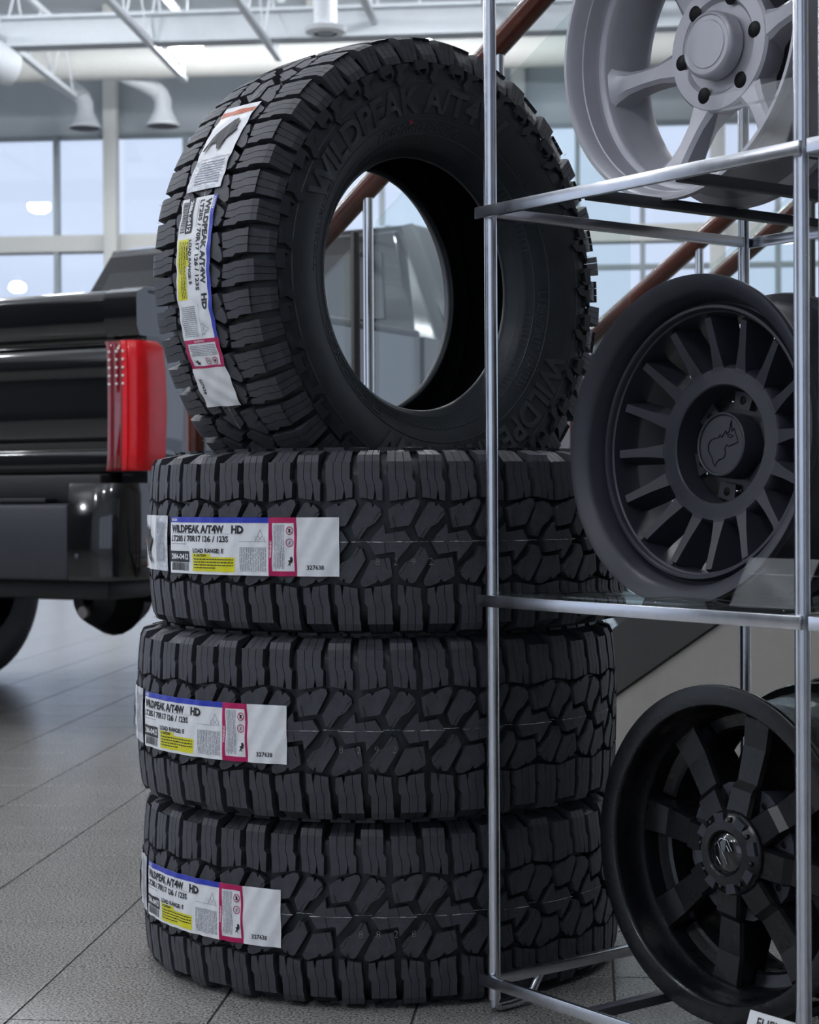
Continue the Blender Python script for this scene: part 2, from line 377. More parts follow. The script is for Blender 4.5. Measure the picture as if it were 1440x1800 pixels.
# ------------------------------------------------------------------ tyres
RT = 0.4155
PROF = [(0, .4155), (.04, .4150), (.08, .4137), (.110, .4112), (.124, .4090), (.1375, .387), (.1433, .366), (.1435, .345), (.1432, .32), (.139, .295), (.128, .265)]
SL = [0.0]
for a, b in zip(PROF[:-1], PROF[1:]): SL.append(SL[-1] + hypot(b[0]-a[0], b[1]-a[1]))
S_COR = SL[4]
def prof(s):
    s = min(max(s, 0), SL[-1]-1e-6)
    for i in range(len(SL)-1):
        if s <= SL[i+1]:
            t = (s-SL[i])/(SL[i+1]-SL[i]); a, b = PROF[i], PROF[i+1]
            z, r = a[0]+(b[0]-a[0])*t, a[1]+(b[1]-a[1])*t
            tz, tr_ = b[0]-a[0], b[1]-a[1]; l = hypot(tz, tr_)
            nz, nr = -tr_/l, tz/l
            # blend normal a little across corners
            return z, r, nz, nr
def tmap(u, v, h=0.0, sd=None):
    """tread coordinates (metres along, metres across, height) -> point"""
    sg = (1 if v >= 0 else -1) if sd is None else sd
    z, r, nz, nr = prof(abs(v)); a = u/RT
    r += nr*h; z = sg*(z + nz*h)
    return Vector((r*cos(a), r*sin(a), z))
NP = 27; P = 2*pi*RT/NP
ZP = P/418.0                         # one zoom pixel of the pattern study
def Zp(x, y): return ((x-588)*ZP, -(y-262)*ZP*1.0)
def slit(poly, i, t, path, w=.0009):
    """cut a narrow sipe into edge i at parameter t along path (relative points)"""
    a = Vector(poly[i]); b = Vector(poly[(i+1) % len(poly)]); p = a + (b-a)*t; d = (b-a).normalized()*w/2
    pts = [p] + [p + Vector(q) for q in path]
    go = [tuple(q - d) for q in pts[:-1]]; back = [tuple(q + d) for q in pts[:-1]][::-1]
    return poly[:i+1] + go + [tuple(pts[-1])] + back + poly[i+1:]
def block_mesh(name, polys, depth=.0170):
    m = MB()
    for poly in polys:
        n = len(poly); cx = sum(p[0] for p in poly)/n; cy = sum(p[1] for p in poly)/n
        poly = [(cx+(x-cx)*.955, cy+(y-cy)*.955) for x, y in poly]
        top = [tmap(x, y, 0) for x, y in poly]
        bot = [tmap(x+(x-cx)*.015, y+(y-cy)*.015, -depth) for x, y in poly]
        m.add(top+bot, [tuple(range(n))] + [(i, i+n, (i+1)%n+n, (i+1)%n) for i in range(n)])
    return m.mesh(name, RUB)
A = [Zp(*p) for p in ((570,43),(640,2),(655,2),(668,33),(684,-3),(700,-10),(752,-30),(782,-24),(792,6),(745,100),(716,152),(588,170),(578,110))]
A = slit(A, 10, .72, [(-.004, .014), (-.006, .020)])
A = slit(A, 3, .5, [(.001, -.008)], .0012)
A = slit(A, 6, .35, [(-.002, -.004), (.000, -.012), (-.012, -.026)])
B = [Zp(*p) for p in ((327,157),(352,112),(425,-4),(443,-12),(468,-4),(478,26),(492,0),(532,38),(537,72),(492,132),(440,160),(385,240),(352,228))]
B = slit(B, 0, .1, [(.010, -.002), (.018, .010)]) if False else B
B = slit(B, 11, .5, [(.004, .008), (.011, .018)])
B = slit(B, 7, .45, [(-.006, -.004), (-.014, -.018), (-.020, -.018)])
Cb = [Zp(*p) for p in ((440,264),(470,222),(548,132),(556,200),(575,198),(690,180),(738,258),(706,302),(628,392),(620,324),(601,326),(486,344))]
Cb = slit(Cb, 4, .35, [(.002, -.010), (.004, -.021)])
Cb = slit(Cb, 5 + 4, .9, [(.002, -.010)], .0012) if False else Cb
Cb2 = Cb
def rot180(poly): return [(-x, -y) for x, y in poly]
D_ = rot180(A); E_ = rot180(B)
Cb2 = slit(Cb2, len(Cb2)-2, .35, [(-.002, .010), (-.004, .021)])
Cb2 = slit(Cb2, 0, .6, [(.008, .004), (.012, .004)])
me_A = block_mesh('heart_block', [A]); me_B = block_mesh('diagonal_block', [B]); me_C = block_mesh('centre_block', [Cb2])
me_D = block_mesh('heart_block', [D_]); me_E = block_mesh('diagonal_block', [E_])

def shoulder_mesh(name, w, tall, slope, sd, flip):
    """one shoulder lug: strips between sipes running over the shoulder edge"""
    m = MB(); n = 3; gapw = .0009
    st = [0, .066+.014, .066+.026, .066+.032, S_COR-.008, S_COR]      # first one is the slanted inner end
    if tall: tail = [(S_COR+.0095, .0062), (S_COR+.021, .0022), (S_COR+.034, .0), (S_COR+.048, -.001)]
    else:    tail = [(S_COR+.0005, -.0045), (S_COR+.016, -.0035), (S_COR+.034, -.001), (S_COR+.048, -.001)]
    def jog(s): 
        t = min(max((s-.088)/.010, 0), 1); return -.0042*t
    def width(s): 
        return w*(1.0 - .06*min(max((s-S_COR)/.04, 0), 1))
    stations = [(s, 0.0) for s in st] + tail
    cuts = [0, .34, .68, 1.0]
    for k in range(n):
        L_, R_ = [], []
        for i, (s, h) in enumerate(stations):
            ww = width(s)
            a = (cuts[k]-.5)*ww + (gapw/2 if k > 0 else 0); b = (cuts[k+1]-.5)*ww - (gapw/2 if k < n-1 else 0)
            if i == 0:
                if k == 1: b -= .0022
                if k == 2: a += .0022
                sa, sb = .0665 + slope*a, .0665 + slope*b
                if k == 1: sb += .0
            else: sa = sb = s
            j = jog(max(s, sa)) if i else jog(.066)
            # notch step half way on the flank
            if k == 0 and i in (3, 4): a += .0015
            if k == n-1 and i == 2: b += .002
            f = -1 if flip else 1
            L_.append(((a+j)*f, sa, h)); R_.append(((b+j)*f, sb, h))
        q = len(stations)
        top = [tmap(u, sd*s, h) for u, s, h in L_] + [tmap(u, sd*s, h) for u, s, h in R_]
        dep = lambda s: .0170 if s < S_COR else .0170 - min(1, (s-S_COR)/.048)*.0125
        bot = [tmap(u*1.0, sd*s, h-dep(s)) for u, s, h in L_] + [tmap(u, sd*s, h-dep(s)) for u, s, h in R_]
        vs = top + bot; o = 2*q; fs = []
        for i in range(q-1):
            fs.append((i, q+i, q+i+1, i+1))
            fs.append((i, i+1, o+i+1, o+i)); fs.append((q+i, o+q+i, o+q+i+1, q+i+1))
        fs.append((0, o, o+q, q)); fs.append((q-1, 2*q-1, o+2*q-1, o+q-1))
        m.add(vs, fs)
    return m.mesh(name, RUB)
SH = {}
for sd in (1, -1):
    fl = sd < 0
    SH[sd, 0] = shoulder_mesh('shoulder_block', .0395, False, .16 if not fl else .16, sd, fl)
    SH[sd, 1] = shoulder_mesh('shoulder_block', .0352, True, -.16 if not fl else -.16, sd, fl)
def lug_mesh(poly, sd, h=.0035):
    m = MB(); n = len(poly)
    top = [tmap(x, sd*s, h) for x, s in poly]; bot = [tmap(x*1.03, sd*s, -.004) for x, s in poly]
    m.add(top+bot, [tuple(range(n))] + [(i, i+n, (i+1)%n+n, (i+1)%n) for i in range(n)])
    return m.mesh('sidewall_lug', RUBC)
b0 = S_COR+.050
LUGA = [(-.040, b0), (-.004, b0), (-.006, b0+.012), (.004, b0+.024), (-.002, b0+.034), (-.016, b0+.026), (-.020, b0+.010), (-.034, b0+.006)]
LUGB = [(.006, b0-.004), (.040, b0-.004), (.040, b0+.012), (.030, b0+.020), (.034, b0+.012), (.012, b0+.010), (.014, b0+.020), (.006, b0+.014)]
LUG = {(s, 0): lug_mesh(LUGA, s) for s in (1, -1)}; LUG.update({(s, 1): lug_mesh(LUGB, s) for s in (1, -1)})

CARC = [(0, .3990), (.06, .3978), (.100, .3945), (.112, .3910), (.1265, .375), (.1385, .362), (.1410, .345), (.1412, .32), (.1372, .295), (.1262, .265), (.112, .246), (.106, .240), (.104, .2365), (.099, .2335), (.096, .2300), (.091, .2265), (.086, .2235), (.079, .2190), (.074, .2160), (.068, .2165), (.064, .222), (.068, .232), (.085, .245), (.110, .272), (.127, .32), (.120, .362), (.09, .381), (0, .388)]
full = [(-z, r) for z, r in CARC[::-1]][:]   # lower half, from liner centre outwards
outer = [(z, r) for z, r in CARC if True]
loop = CARC[:] + [(-z, r) for z, r in CARC[::-1][1:-1]] + []
loop = CARC + [(-z, r) for z, r in reversed(CARC[1:-1])]
carc_mesh = MB().lathe(loop, 120, closed=True).mesh('carcass', RUBC, 50)
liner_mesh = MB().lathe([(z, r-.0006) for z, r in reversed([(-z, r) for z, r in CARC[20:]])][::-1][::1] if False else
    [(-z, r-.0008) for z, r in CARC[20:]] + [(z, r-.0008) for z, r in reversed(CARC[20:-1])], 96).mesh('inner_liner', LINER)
# rings moulded in the sidewall
def cz(r):     # carcass sidewall z at radius r
    pts = CARC[4:18]
    for a, b in zip(pts[:-1], pts[1:]):
        if b[1] <= r <= a[1]:
            t = (a[1]-r)/(a[1]-b[1]); return a[0]+(b[0]-a[0])*t
    return .1
ring = MB()
for r in (.250, .2735, .334):
    for sg in (1, -1): ring.lathe([(sg*(cz(r-.0014)-.001), r-.0014), (sg*(cz(r)+.0010), r-.0006), (sg*(cz(r)+.0010), r+.0006), (sg*(cz(r+.0014)-.001), r+.0014)], 96)
ring_mesh = ring.mesh('sidewall_ribs', RUBS)
# vent whiskers
hair = MB()
for _ in range(240):
    s = random.choice((S_COR+.004, S_COR+.03, S_COR+.045, S_COR+.052)); sd = random.choice((1, -1)); u = random.uniform(0, 2*pi*RT)
    a = tmap(u, sd*s, 0); b = tmap(u+random.uniform(-.002, .002), sd*s, random.uniform(.004, .010))
    hair.tube([a, (a+b)/2 + Vector((random.uniform(-.001, .001), random.uniform(-.001, .001), random.uniform(-.001, .001))), b], .00035, 3, cap=False)
hair_mesh = hair.mesh('vent_whiskers', RUB)
# chalk line: over blocks at tread height, in the grooves below
ch = MB(); uC0, uC1 = Zp(440, 0)[0], Zp(738, 0)[0]
for k in range(NP):
    for a, b, h in ((uC0, uC1, .0005), (uC1, uC0+P, -.0158)):
        n = 7; pts = []
        for i in range(n+1):
            u = a + (b-a)*i/n + k*P; pts.append((u, random.uniform(-.0006, .0006), random.uniform(.0010, .0017)))
        for i in range(n):
            if h > 0 and random.random() < .10: continue
            (u0, v0, w0), (u1, v1, w1) = pts[i], pts[i+1]
            ch.add([tmap(u0, v0-w0, h, 1), tmap(u1, v1-w1, h, 1), tmap(u1, v1+w1, h, 1), tmap(u0, v0+w0, h, 1)], [(0, 1, 2, 3)])
chalk_mesh = ch.mesh('chalk_line', CHALK)

# ---- labels, laid out flat (x along, y up from the middle) and wrapped onto the tread
LL, LH, LK = .376, .090, .915
def wrink(x, y):
    return .0011*sin(x*95+y*40)*sin(y*70+1.3+x*20) + .0008*sin(x*190-y*120)*(.4+x*2)
def lmap(x, y, h=0.0, L_=LL): 
    u = (x - L_/2)*LK; return tmap(u, y, .0022 + wrink(x, y) + h, 1 if y >= 0 else -1)
class Lab:
    def __init__(s): s.m = {}
    def mb(s, k): return s.m.setdefault(k, MB())
    def rect(s, k, x0, x1, y0, y1, h=.0004, nx=None, ny=None):
        nx = nx or max(1, int((x1-x0)/.006)); ny = ny or max(1, int((y1-y0)/.010))
        vs = [lmap(x0+(x1-x0)*i/nx, y0+(y1-y0)*j/ny, h) for j in range(ny+1) for i in range(nx+1)]
        fs = [(j*(nx+1)+i, j*(nx+1)+i+1, (j+1)*(nx+1)+i+1, (j+1)*(nx+1)+i) for j in range(ny) for i in range(nx)]
        s.mb(k).add(vs, fs, True)
    def text(s, k, body, x, y, size, off=0.0, h=.0006, wid=None, ang=0.0, align='LEFT'):
        vs, fs = text_geo(body, size, off, align)
        if not vs: return
        mx = max(v[0] for v in vs); sx = (wid/mx) if wid else 1.0
        c, d = cos(ang), sin(ang)
        s.mb(k).add([lmap(x + px*sx*c - py*d, y + px*sx*d + py*c, h) for px, py in vs], fs)
    def poly(s, k, pts, h=.0006):
        s.mb(k).add([lmap(x, y, h) for x, y in pts], [tuple(f) for f in tessellate_polygon([[Vector((x, y, 0)) for x, y in pts]])])
    def ringp(s, k, cx, cy, r0, r1, n=20, h=.0008):
        vs = [lmap(cx+r*cos(2*pi*i/n), cy+r*sin(2*pi*i/n), h) for r in (r0, r1) for i in range(n)]
        s.mb(k).add(vs, [(i, (i+1)%n, n+(i+1)%n, n+i) for i in range(n)])
top = LH/2
def yy(d): return top - d            # distance below the top edge
lab = Lab()
lab.rect('blue', 0, .250, yy(.0085), yy(0))
lab.text('w1', 'FALKEN', .004, yy(.0066), .0062, .0002)
lab.text('ink', 'WILDPEAK A/T4W', .006, yy(.0244), .0165, .00070, wid=.150)
lab.text('ink', 'HD', .172, yy(.0244), .0165, .00085, wid=.028)
lab.rect('grey', .006, .196, yy(.0262), yy(.0258), h=.0005)
lab.text('ink', 'LT285 / 70R17 126 / 123S', .006, yy(.0385), .0128, .00040, wid=.160)
lab.rect('grey', .006, .055, yy(.0432), yy(.0424), h=.0005)
lab.text('ink', 'LOAD RANGE: E', .076, yy(.0560), .0092, .00032, wid=.078)
lab.rect('box', .000, .064, yy(.0720), yy(.0545), h=.0005)
lab.text('w2', '2884-0412', .005, yy(.0672), .0120, .0004, h=.0009, wid=.056)
x = .006
random.seed(3)
while x < .060:
    w = random.choice((.0007, .0012, .0018)); lab.rect('bars', x, x+w, yy(.0855), yy(.0728), h=.0005, nx=1, ny=1); x += w + random.choice((.0008, .0013))
lab.rect('yellow', .074, .180, yy(.0855), yy(.0625)); lab.rect('yellow', .074, .122, yy(.0625), yy(.0575))
lab.text('cau', 'CAUTION', .086, yy(.0622), .0055, .00025)
lab.poly('cau', [(.0785, yy(.0622)), (.0845, yy(.0622)), (.0815, yy(.0580))])
for k_, y in enumerate((.0655, .0700, .0745, .0790)):
    x = .078
    while x < (.176 if k_ < 3 else .128):
        w = random.uniform(.003, .009); lab.rect('cau', x, min(x+w, .177), yy(y+.0016), yy(y), h=.0007, ny=1); x += w+.0012
for k_ in range(16):
    x = .192 + k_*.0034
    y = .046
    while y < .083:
        l = random.uniform(.004, .016); lab.rect('grey', x, x+.0014, yy(min(y+l, .084)), yy(y), h=.0005, nx=1); y += l + .0015
lab.rect('grey', .190, .246, yy(.0375), yy(.0369), h=.0005)
for a, b in (((.224, .0365), (.233, .019)), ((.233, .019), (.242, .0365)), ((.224, .0365), (.224, .029)), ((.242, .0365), (.242, .029)), ((.228, .028), (.238, .036)), ((.238, .028), (.228, .036))):
    a = Vector((a[0], yy(a[1]))); b = Vector((b[0], yy(b[1]))); n_ = (b-a).orthogonal().normalized()*.00035
    lab.poly('grey', [tuple(a-n_), tuple(b-n_), tuple(b+n_), tuple(a+n_)])
# crimson frame
for x0, x1, y0, y1 in ((.250, .302, yy(.0085), yy(0)), (.250, .302, yy(LH), yy(LH-.0075)), (.250, .257, yy(LH-.0075), yy(.0085)), (.2975, .302, yy(LH-.0075), yy(.0085))):
    lab.rect('crimson', x0, x1, y0, y1)
lab.text('w3', 'WARNING', .2555, yy(.062), .0055, .0001, ang=pi/2)
for k_ in range(7):
    x = .2605 + k_*.0029; y = .011
    while y < .077:
        l = random.uniform(.006, .018); lab.rect('grey', x, x+.0012, yy(min(y+l, .079)), yy(y), h=.0005, nx=1); y += l+.0012
for cy in (.020, .0385):
    lab.ringp('crimson', .2895, yy(cy), .0052, .0064)
    lab.poly('icon' if cy < .03 else 'grey', [(.2872, yy(cy+.0025)), (.2900, yy(cy+.0035)), (.2918, yy(cy-.002)), (.2892, yy(cy-.0032))])
a = Vector((.2855, yy(.016))); b = Vector((.2935, yy(.024))); n_ = (b-a).orthogonal().normalized()*.0006
lab.poly('crimson', [tuple(a-n_), tuple(b-n_), tuple(b+n_), tuple(a+n_)], h=.0009)
lab.poly('hand', [(.2855, yy(.075)), (.2885, yy(.069)), (.2860, yy(.066)), (.2905, yy(.0655)), (.2900, yy(.061)), (.2935, yy(.060)), (.2955, yy(.064)), (.2940, yy(.069)), (.2905, yy(.070)), (.2910, yy(.075)), (.2890, yy(.072))])
lab.text('num', '327638', .320, yy(.0795), .0092, .0002, wid=.030)
sheet = Lab(); sheet.rect('paper', 0, LL, -LH/2, LH/2, 0, 74, 12)
label_mesh = sheet.m['paper'].mesh('tyre_label', PAPER)
PRN = {'blue': ('blue_band', BLUE), 'w1': ('band_print', PAPER), 'w2': ('number_print', PAPER), 'w3': ('warning_print', PAPER), 'ink': ('lettering', INK), 'num': ('serial_number', INK), 'hand': ('hand_icon', INK), 'box': ('number_box', INK), 'bars': ('barcode', INK), 'cau': ('caution_print', INK), 'icon': ('warning_icon', INK), 'grey': ('fine_print', GREY), 'yellow': ('caution_panel', YEL), 'crimson': ('crimson_frame', CRIM)}
lab_meshes = {k_: lab.m[k_].mesh(PRN[k_][0], PRN[k_][1]) for k_ in lab.m}
# the picture card ahead of it: x runs along, the card's own top is at x = 0
CL = .186
card = Lab(); card.rect('paper', 0, .125, -LH/2, LH/2, 0, 26, 12); card.rect('film', .125, CL, -LH/2, LH/2, .0004, 20, 16)
card.rect('orange', .013, .026, -.043, .043); card.rect('grey', .1225, .1235, -.032, .044, h=.0005)
card.poly('ink', [(.046, .026), (.040, .020), (.043, .010), (.050, -.002), (.062, -.014), (.070, -.022), (.080, -.026), (.100, -.033), (.107, -.036), (.106, -.029), (.096, -.023), (.090, -.012), (.097, -.004), (.108, .002), (.106, .009), (.096, .008), (.086, .011), (.072, .022), (.064, .031), (.062, .024), (.056, .026)], h=.0030)
for i in range(9):
    x = .130 + i*.0052; card.rect('grey', x, x+.0018, -.030, .034, h=.0012)
lab2 = {'paper': ('picture_card', PAPER), 'film': ('crinkled_film', FILM), 'orange': ('orange_band', ORNG), 'grey': ('fine_print', GREY), 'ink': ('dark_picture', INK)}
card_meshes = {k_: card.m[k_].mesh(lab2[k_][0], lab2[k_][1]) for k_ in card.m}

def make_tyre(label, M, phase, lab_ang, line=True, letters=False, tilt=0.0):
    root = bpy.data.objects.new('tyre', None); root.empty_display_size = .1; link(root); root.matrix_world = M
    tag(root, label, 'tyre', 'off-road tyres in the stack')
    obj('carcass', carc_mesh, root); obj('inner_liner', liner_mesh, root); obj('sidewall_ribs', ring_mesh, root)
    h = obj('vent_whiskers', hair_mesh, root, phase); h['kind'] = 'stuff'
    for k in range(NP):
        a = phase + k*2*pi/NP
        obj('heart_block', me_A, root, a); obj('diagonal_block', me_B, root, a); obj('centre_block', me_C, root, a)
        obj('heart_block', me_D, root, a); obj('diagonal_block', me_E, root, a)
        for sd in (1, -1):
            for t in (0, 1):
                off = ((672-588)*ZP + (0 if t == 0 else P/2))*(1 if sd > 0 else -1)
                obj('shoulder_block', SH[sd, t], root, a + off/RT)
                obj('sidewall_lug', LUG[sd, t], root, a + off/RT - (.0 if t == 0 else P/2/RT))
    if line: obj('chalk_line', chalk_mesh, root, phase)
    lo = obj('tyre_label', label_mesh, root, lab_ang); lo.location.z = -.006; lo.rotation_euler.x = 0
    lo['label'] = 'white printed tyre label with blue and crimson panels'
    for k_ in lab_meshes: obj(PRN[k_][0], lab_meshes[k_], lo)
    ca = lab_ang - (LL/2 + .022 + CL/2)/RT + (LL/2-CL/2)/RT*0
    # card meshes were laid out about LL/2, shift so that the card's end meets the label's start
    ca = lab_ang - (CL*LK + .012)/RT
    co = obj('picture_card', card_meshes['paper'], root, ca); co.location.z = -.004
    co['label'] = 'white picture card with orange band under crinkled film'
    for k_ in card_meshes:
        if k_ != 'paper': obj(lab2[k_][0], card_meshes[k_], co)
    return root
# lying tyres
def lying(x, y, z, spin): return Matrix.Translation((x, y, z)) @ Matrix.Rotation(spin, 4, 'Z')
TW = .1436
t2 = make_tyre('top one of the three lying tyres, carrying the upright tyre', lying(-.037, 3.126, 5*TW, 0), rad(-90+1.0), rad(-90-33.4))
t3 = make_tyre('middle one of the three lying tyres in the stack', lying(-.058, 3.120, 3*TW, 0), rad(-90-2.5), rad(-90-42.1))
t4 = make_tyre('bottom tyre of the stack, lying flat on the floor tiles', lying(-.052, 3.138, TW, 0), rad(-90+3.4), rad(-90-44.8))
# upright tyre
TH = rad(43.0); n = Vector((sin(TH), -cos(TH), 0)); up = Vector((0, 0, 1)); yv = n.cross(up)
M1 = Matrix(((up.x, yv.x, n.x, -.034), (up.y, yv.y, n.y, 3.13), (up.z, yv.z, n.z, 1.152), (0, 0, 0, 1)))
t1 = make_tyre('upright tyre standing on top of the stack, open centre facing right', M1, rad(3), rad(97.5))
# raised sidewall lettering on its visible side
def arc_text(body, r, size, mid_deg, name, off=.0, h=.0016, ma=RUBS, space=1.0, parent=t1):
    vs, fs = text_geo(body, size, off, 'CENTER', 3, space)
    m = MB()
    def P3(x, y, hh):
        a = rad(mid_deg) + x/r*-1.0; rr = r + y          # face seen from +z: reading clockwise
        # angle measured in the face, counter-clockwise seen from +z; local x is up
        zz = cz(rr) + hh
        return Vector((rr*cos(a), rr*sin(a), zz))
    nv = len(vs); ed = {}
    for f in fs:
        for i in range(len(f)):
            k_ = (f[i], f[(i+1) % len(f)]); ed[k_] = 1
    side = [k_ for k_ in ed if (k_[1], k_[0]) not in ed]
    m.add([P3(x, y, h) for x, y in vs] + [P3(x, y, -.001) for x, y in vs], list(fs) + [(a, b, b+nv, a+nv) for a, b in side])
    return m.build(name, ma, parent)
arc_text('WILDPEAK A/T4W', .284, .058, 20, 'raised_lettering', .0016, .0030, space=1.0)
arc_text('WILDPEAK A/T4W', .284, .058, 200, 'raised_lettering', .0016, .0030, space=1.0)
for a in (10, 130, 250): arc_text('LT285/70R17 126/123S', .2545, .0185, a, 'size_lettering', .0003, .0012, space=1.05)
for a in (75, 200, 310): arc_text('TUBELESS RADIAL  LOAD RANGE E', .2765, .009, a, 'size_lettering', .0001, .0010, space=1.1)
# moulded fine teeth by the bead
teeth = MB()
for i in range(150):
    a = 2*pi*i/150; r0, r1 = .2375, .2475
    if (i // 10) % 3 == 2: continue
    c, d = Vector((cos(a), sin(a), 0)), Vector((-sin(a), cos(a), 0))*.0009
    teeth.add([c*r0 - d + up*0 + Vector((0, 0, cz(r0)+.0010)), c*r0 + d + Vector((0, 0, cz(r0)+.0010)), c*r1 + d*1.2 + d + Vector((0, 0, cz(r1)+.0012)), c*r1 - d + Vector((0, 0, cz(r1)+.0012))], [(0, 1, 2, 3)])
to = teeth.build('bead_teeth', RUBS, t1); to['kind'] = 'stuff'
dot = MB().lathe([(cz(.270)+.0015, .0018), (cz(.270)+.0015, .0042)], 16, M=Matrix.Translation((.270*cos(rad(14)), .270*sin(rad(14)), 0))).build('paint_dot', REDP, t1)
# faint chalk digits on the lying tyres
def chalk_digits(tyre, body, phi, v, size=.016, space=3.4):
    vs, fs = text_geo(body, size, -.0004, 'CENTER', 2, space)
    a0 = rad(-90+phi)*RT
    MB().add([tmap(a0 + x, v + y, .0006, -1) for x, y in vs], fs).build('chalk_digits', CHALK2, tyre)
chalk_digits(t2, '8292', 4, -.034); chalk_digits(t3, '8292', -1, -.032); chalk_digits(t4, '8828', 2, -.030)

# ------------------------------------------------------------------ display rack
RA = -0.9267; RL = Vector((.1254, 2.717, 0)); RW, RD = .608, .560
HS = [1.2179, .6293, .0515]
rack = empty('display_rack', RL, (0, 0, RA)); tag(rack, 'chrome tube display rack with glass shelves holding the wheels', 'rack')
PR = .0098
for a, b in ((0, 0), (RW, 0), (0, RD), (RW, RD)):
    MB().tube([(a, b, .022), (a, b, 1.86)], PR, 20).build('post', CHROME, rack)
for b, s in ((0, 1), (RD, -1)):
    for a in (0, RW):
        MB().tube([(a, b, .03), (a, b, .012)] + [(a, b + s*(.022-.022*cos(t)), .012 - .004*sin(t)) for t in (pi*.3, pi*.6)] + [(a, b+s*.05, .010), (a, b+s*.075, .022), (a, b+s*.090, .045)], .0075, 12).build('foot', CHROME, rack)
def bar(p0, p1, w, h, name, par, ma=CHROME):
    p0, p1 = Vector(p0), Vector(p1); d = (p1-p0); L_ = d.length; ang = atan2(d.y, d.x)
    return MB().bbox(0, L_, -w/2, w/2, -h/2, h/2, .0012).build(name, ma, par, loc=p0, rot=(0, 0, ang))
for h in HS + [1.84]:
    off = PR + .0045
    bar((-.016, -off, h), (RW+.012, -off, h), .008, .0180, 'shelf_rail', rack)
    bar((-.016, RD+off, h), (RW+.012, RD+off, h), .008, .0180, 'shelf_rail', rack)
    bar((0, 0, h), (0, RD, h), .014, .0165, 'shelf_rail', rack)
    bar((RW, 0, h), (RW, RD, h), .014, .0165, 'shelf_rail', rack)
    for a in (.22, .40): bar((a, 0, h-.002), (a, RD, h-.002), .020, .014, 'cross_bar', rack, PLAS if h < 1.5 else CHROME)
    if .3 < h < 1.0: MB().bbox(.012, RW-.012, -.002, RD+.002, h+.008, h+.014, .001).build('glass_shelf', SHELFG, rack)
rack2 = copy_tree(rack); rack2.location = RL + Matrix.Rotation(RA, 3, 'Z') @ Vector((RW+.040, .0, 0)); tag(rack2, 'second chrome display rack cut off by the right edge of the photo', 'rack')

def rk(a, b, z): return RL + Matrix.Rotation(RA, 3, 'Z') @ Vector((a, b, z))
# ------------------------------------------------------------------ wheels (axis +Z is the street side)
def rim_mesh(front, back, ma, n=112, depth=.225):
    prof_ = [(-depth+.012, .2010), (-depth+.004, .2200), (-depth, .2300), (-depth+.004, .2330), (-depth+.012, .2300), (-depth+.018, .2180), (-depth*.78, .2120), (-depth*.58, .2080), (-.06, .2130), (-.026, .2180), (-.020, .2300), (-.012, .2345)] + front + back
    return MB().lathe(prof_, n, closed=True).mesh('rim', ma, 40)
def wheel_root(label, name='alloy_wheel', group='wheels on the display rack'):
    o = empty(name); return tag(o, label, 'wheel', group)
def disc(m, r, z0, z1, n=28, c=(0, 0), bev=.0015):
    M = Matrix.Translation((c[0], c[1], 0)); m.lathe([(z0, 0), (z0, r), (z1-bev, r), (z1, r-bev), (z1, 0)], n, M=M); return m

def silver_wheel():
    w = wheel_root('satin silver six-spoke wheel on the top glass shelf')
    front = [(-.004, .2355), (0, .2340), (.0, .2290), (-.006, .2240), (-.030, .2190), (-.048, .2150), (-.054, .2130), (-.056, .2060), (-.060, .2030), (-.070, .2005)]
    back = [(-.095, .1965), (-.120, .1945), (-.140, .1950)]
    obj('rim', rim_mesh(front, back, SILV, depth=.165), w)
    hub = MB().lathe([(-.150, .040), (-.150, .082), (-.120, .096), (-.098, .097), (-.094, .093), (-.094, .072), (-.100, .066), (-.100, .0)], 48)
    hub.build('hub', SILV, w)
    st = [(.080, .030, -.096, -.140), (.096, .0225, -.095, -.135), (.120, .0155, -.090, -.125), (.150, .0145, -.082, -.118), (.175, .0175, -.074, -.112), (.192, .0260, -.066, -.108), (.203, .0340, -.062, -.104)]
    m = MB(); vs = []; q = len(st)
    for r, hw, zf, zb in st:
        vs += [(r, -hw, zf-.006), (r, -hw*.62, zf), (r, hw*.62, zf), (r, hw, zf-.006), (r, hw*1.08, zb), (r, -hw*1.08, zb)]
    fs = [(i*6+j, i*6+(j+1)%6, (i+1)*6+(j+1)%6, (i+1)*6+j) for i in range(q-1) for j in range(6)] + [tuple(range(6)), tuple(range((q-1)*6, q*6))]
    m.add(vs, fs, True); sp = m.mesh('spoke', SILV, 30)
    hole = disc(MB(), .0125, -.0945, -.0930, 24).mesh('lug_hole', DARK)
    for k in range(6):
        a = rad(8+60*k); obj('spoke', sp, w, a)
        o = obj('lug_hole', hole, w); o.location = (.0735*cos(a), .0735*sin(a), 0)
    MB().lathe([(-.096, .0495), (-.076, .0495), (-.072, .0475), (-.070, .0440), (-.0715, .0420), (-.0715, .0360), (-.0700, .0345), (-.0700, .0)], 48).build('centre_cap', SILV, w)
    return w
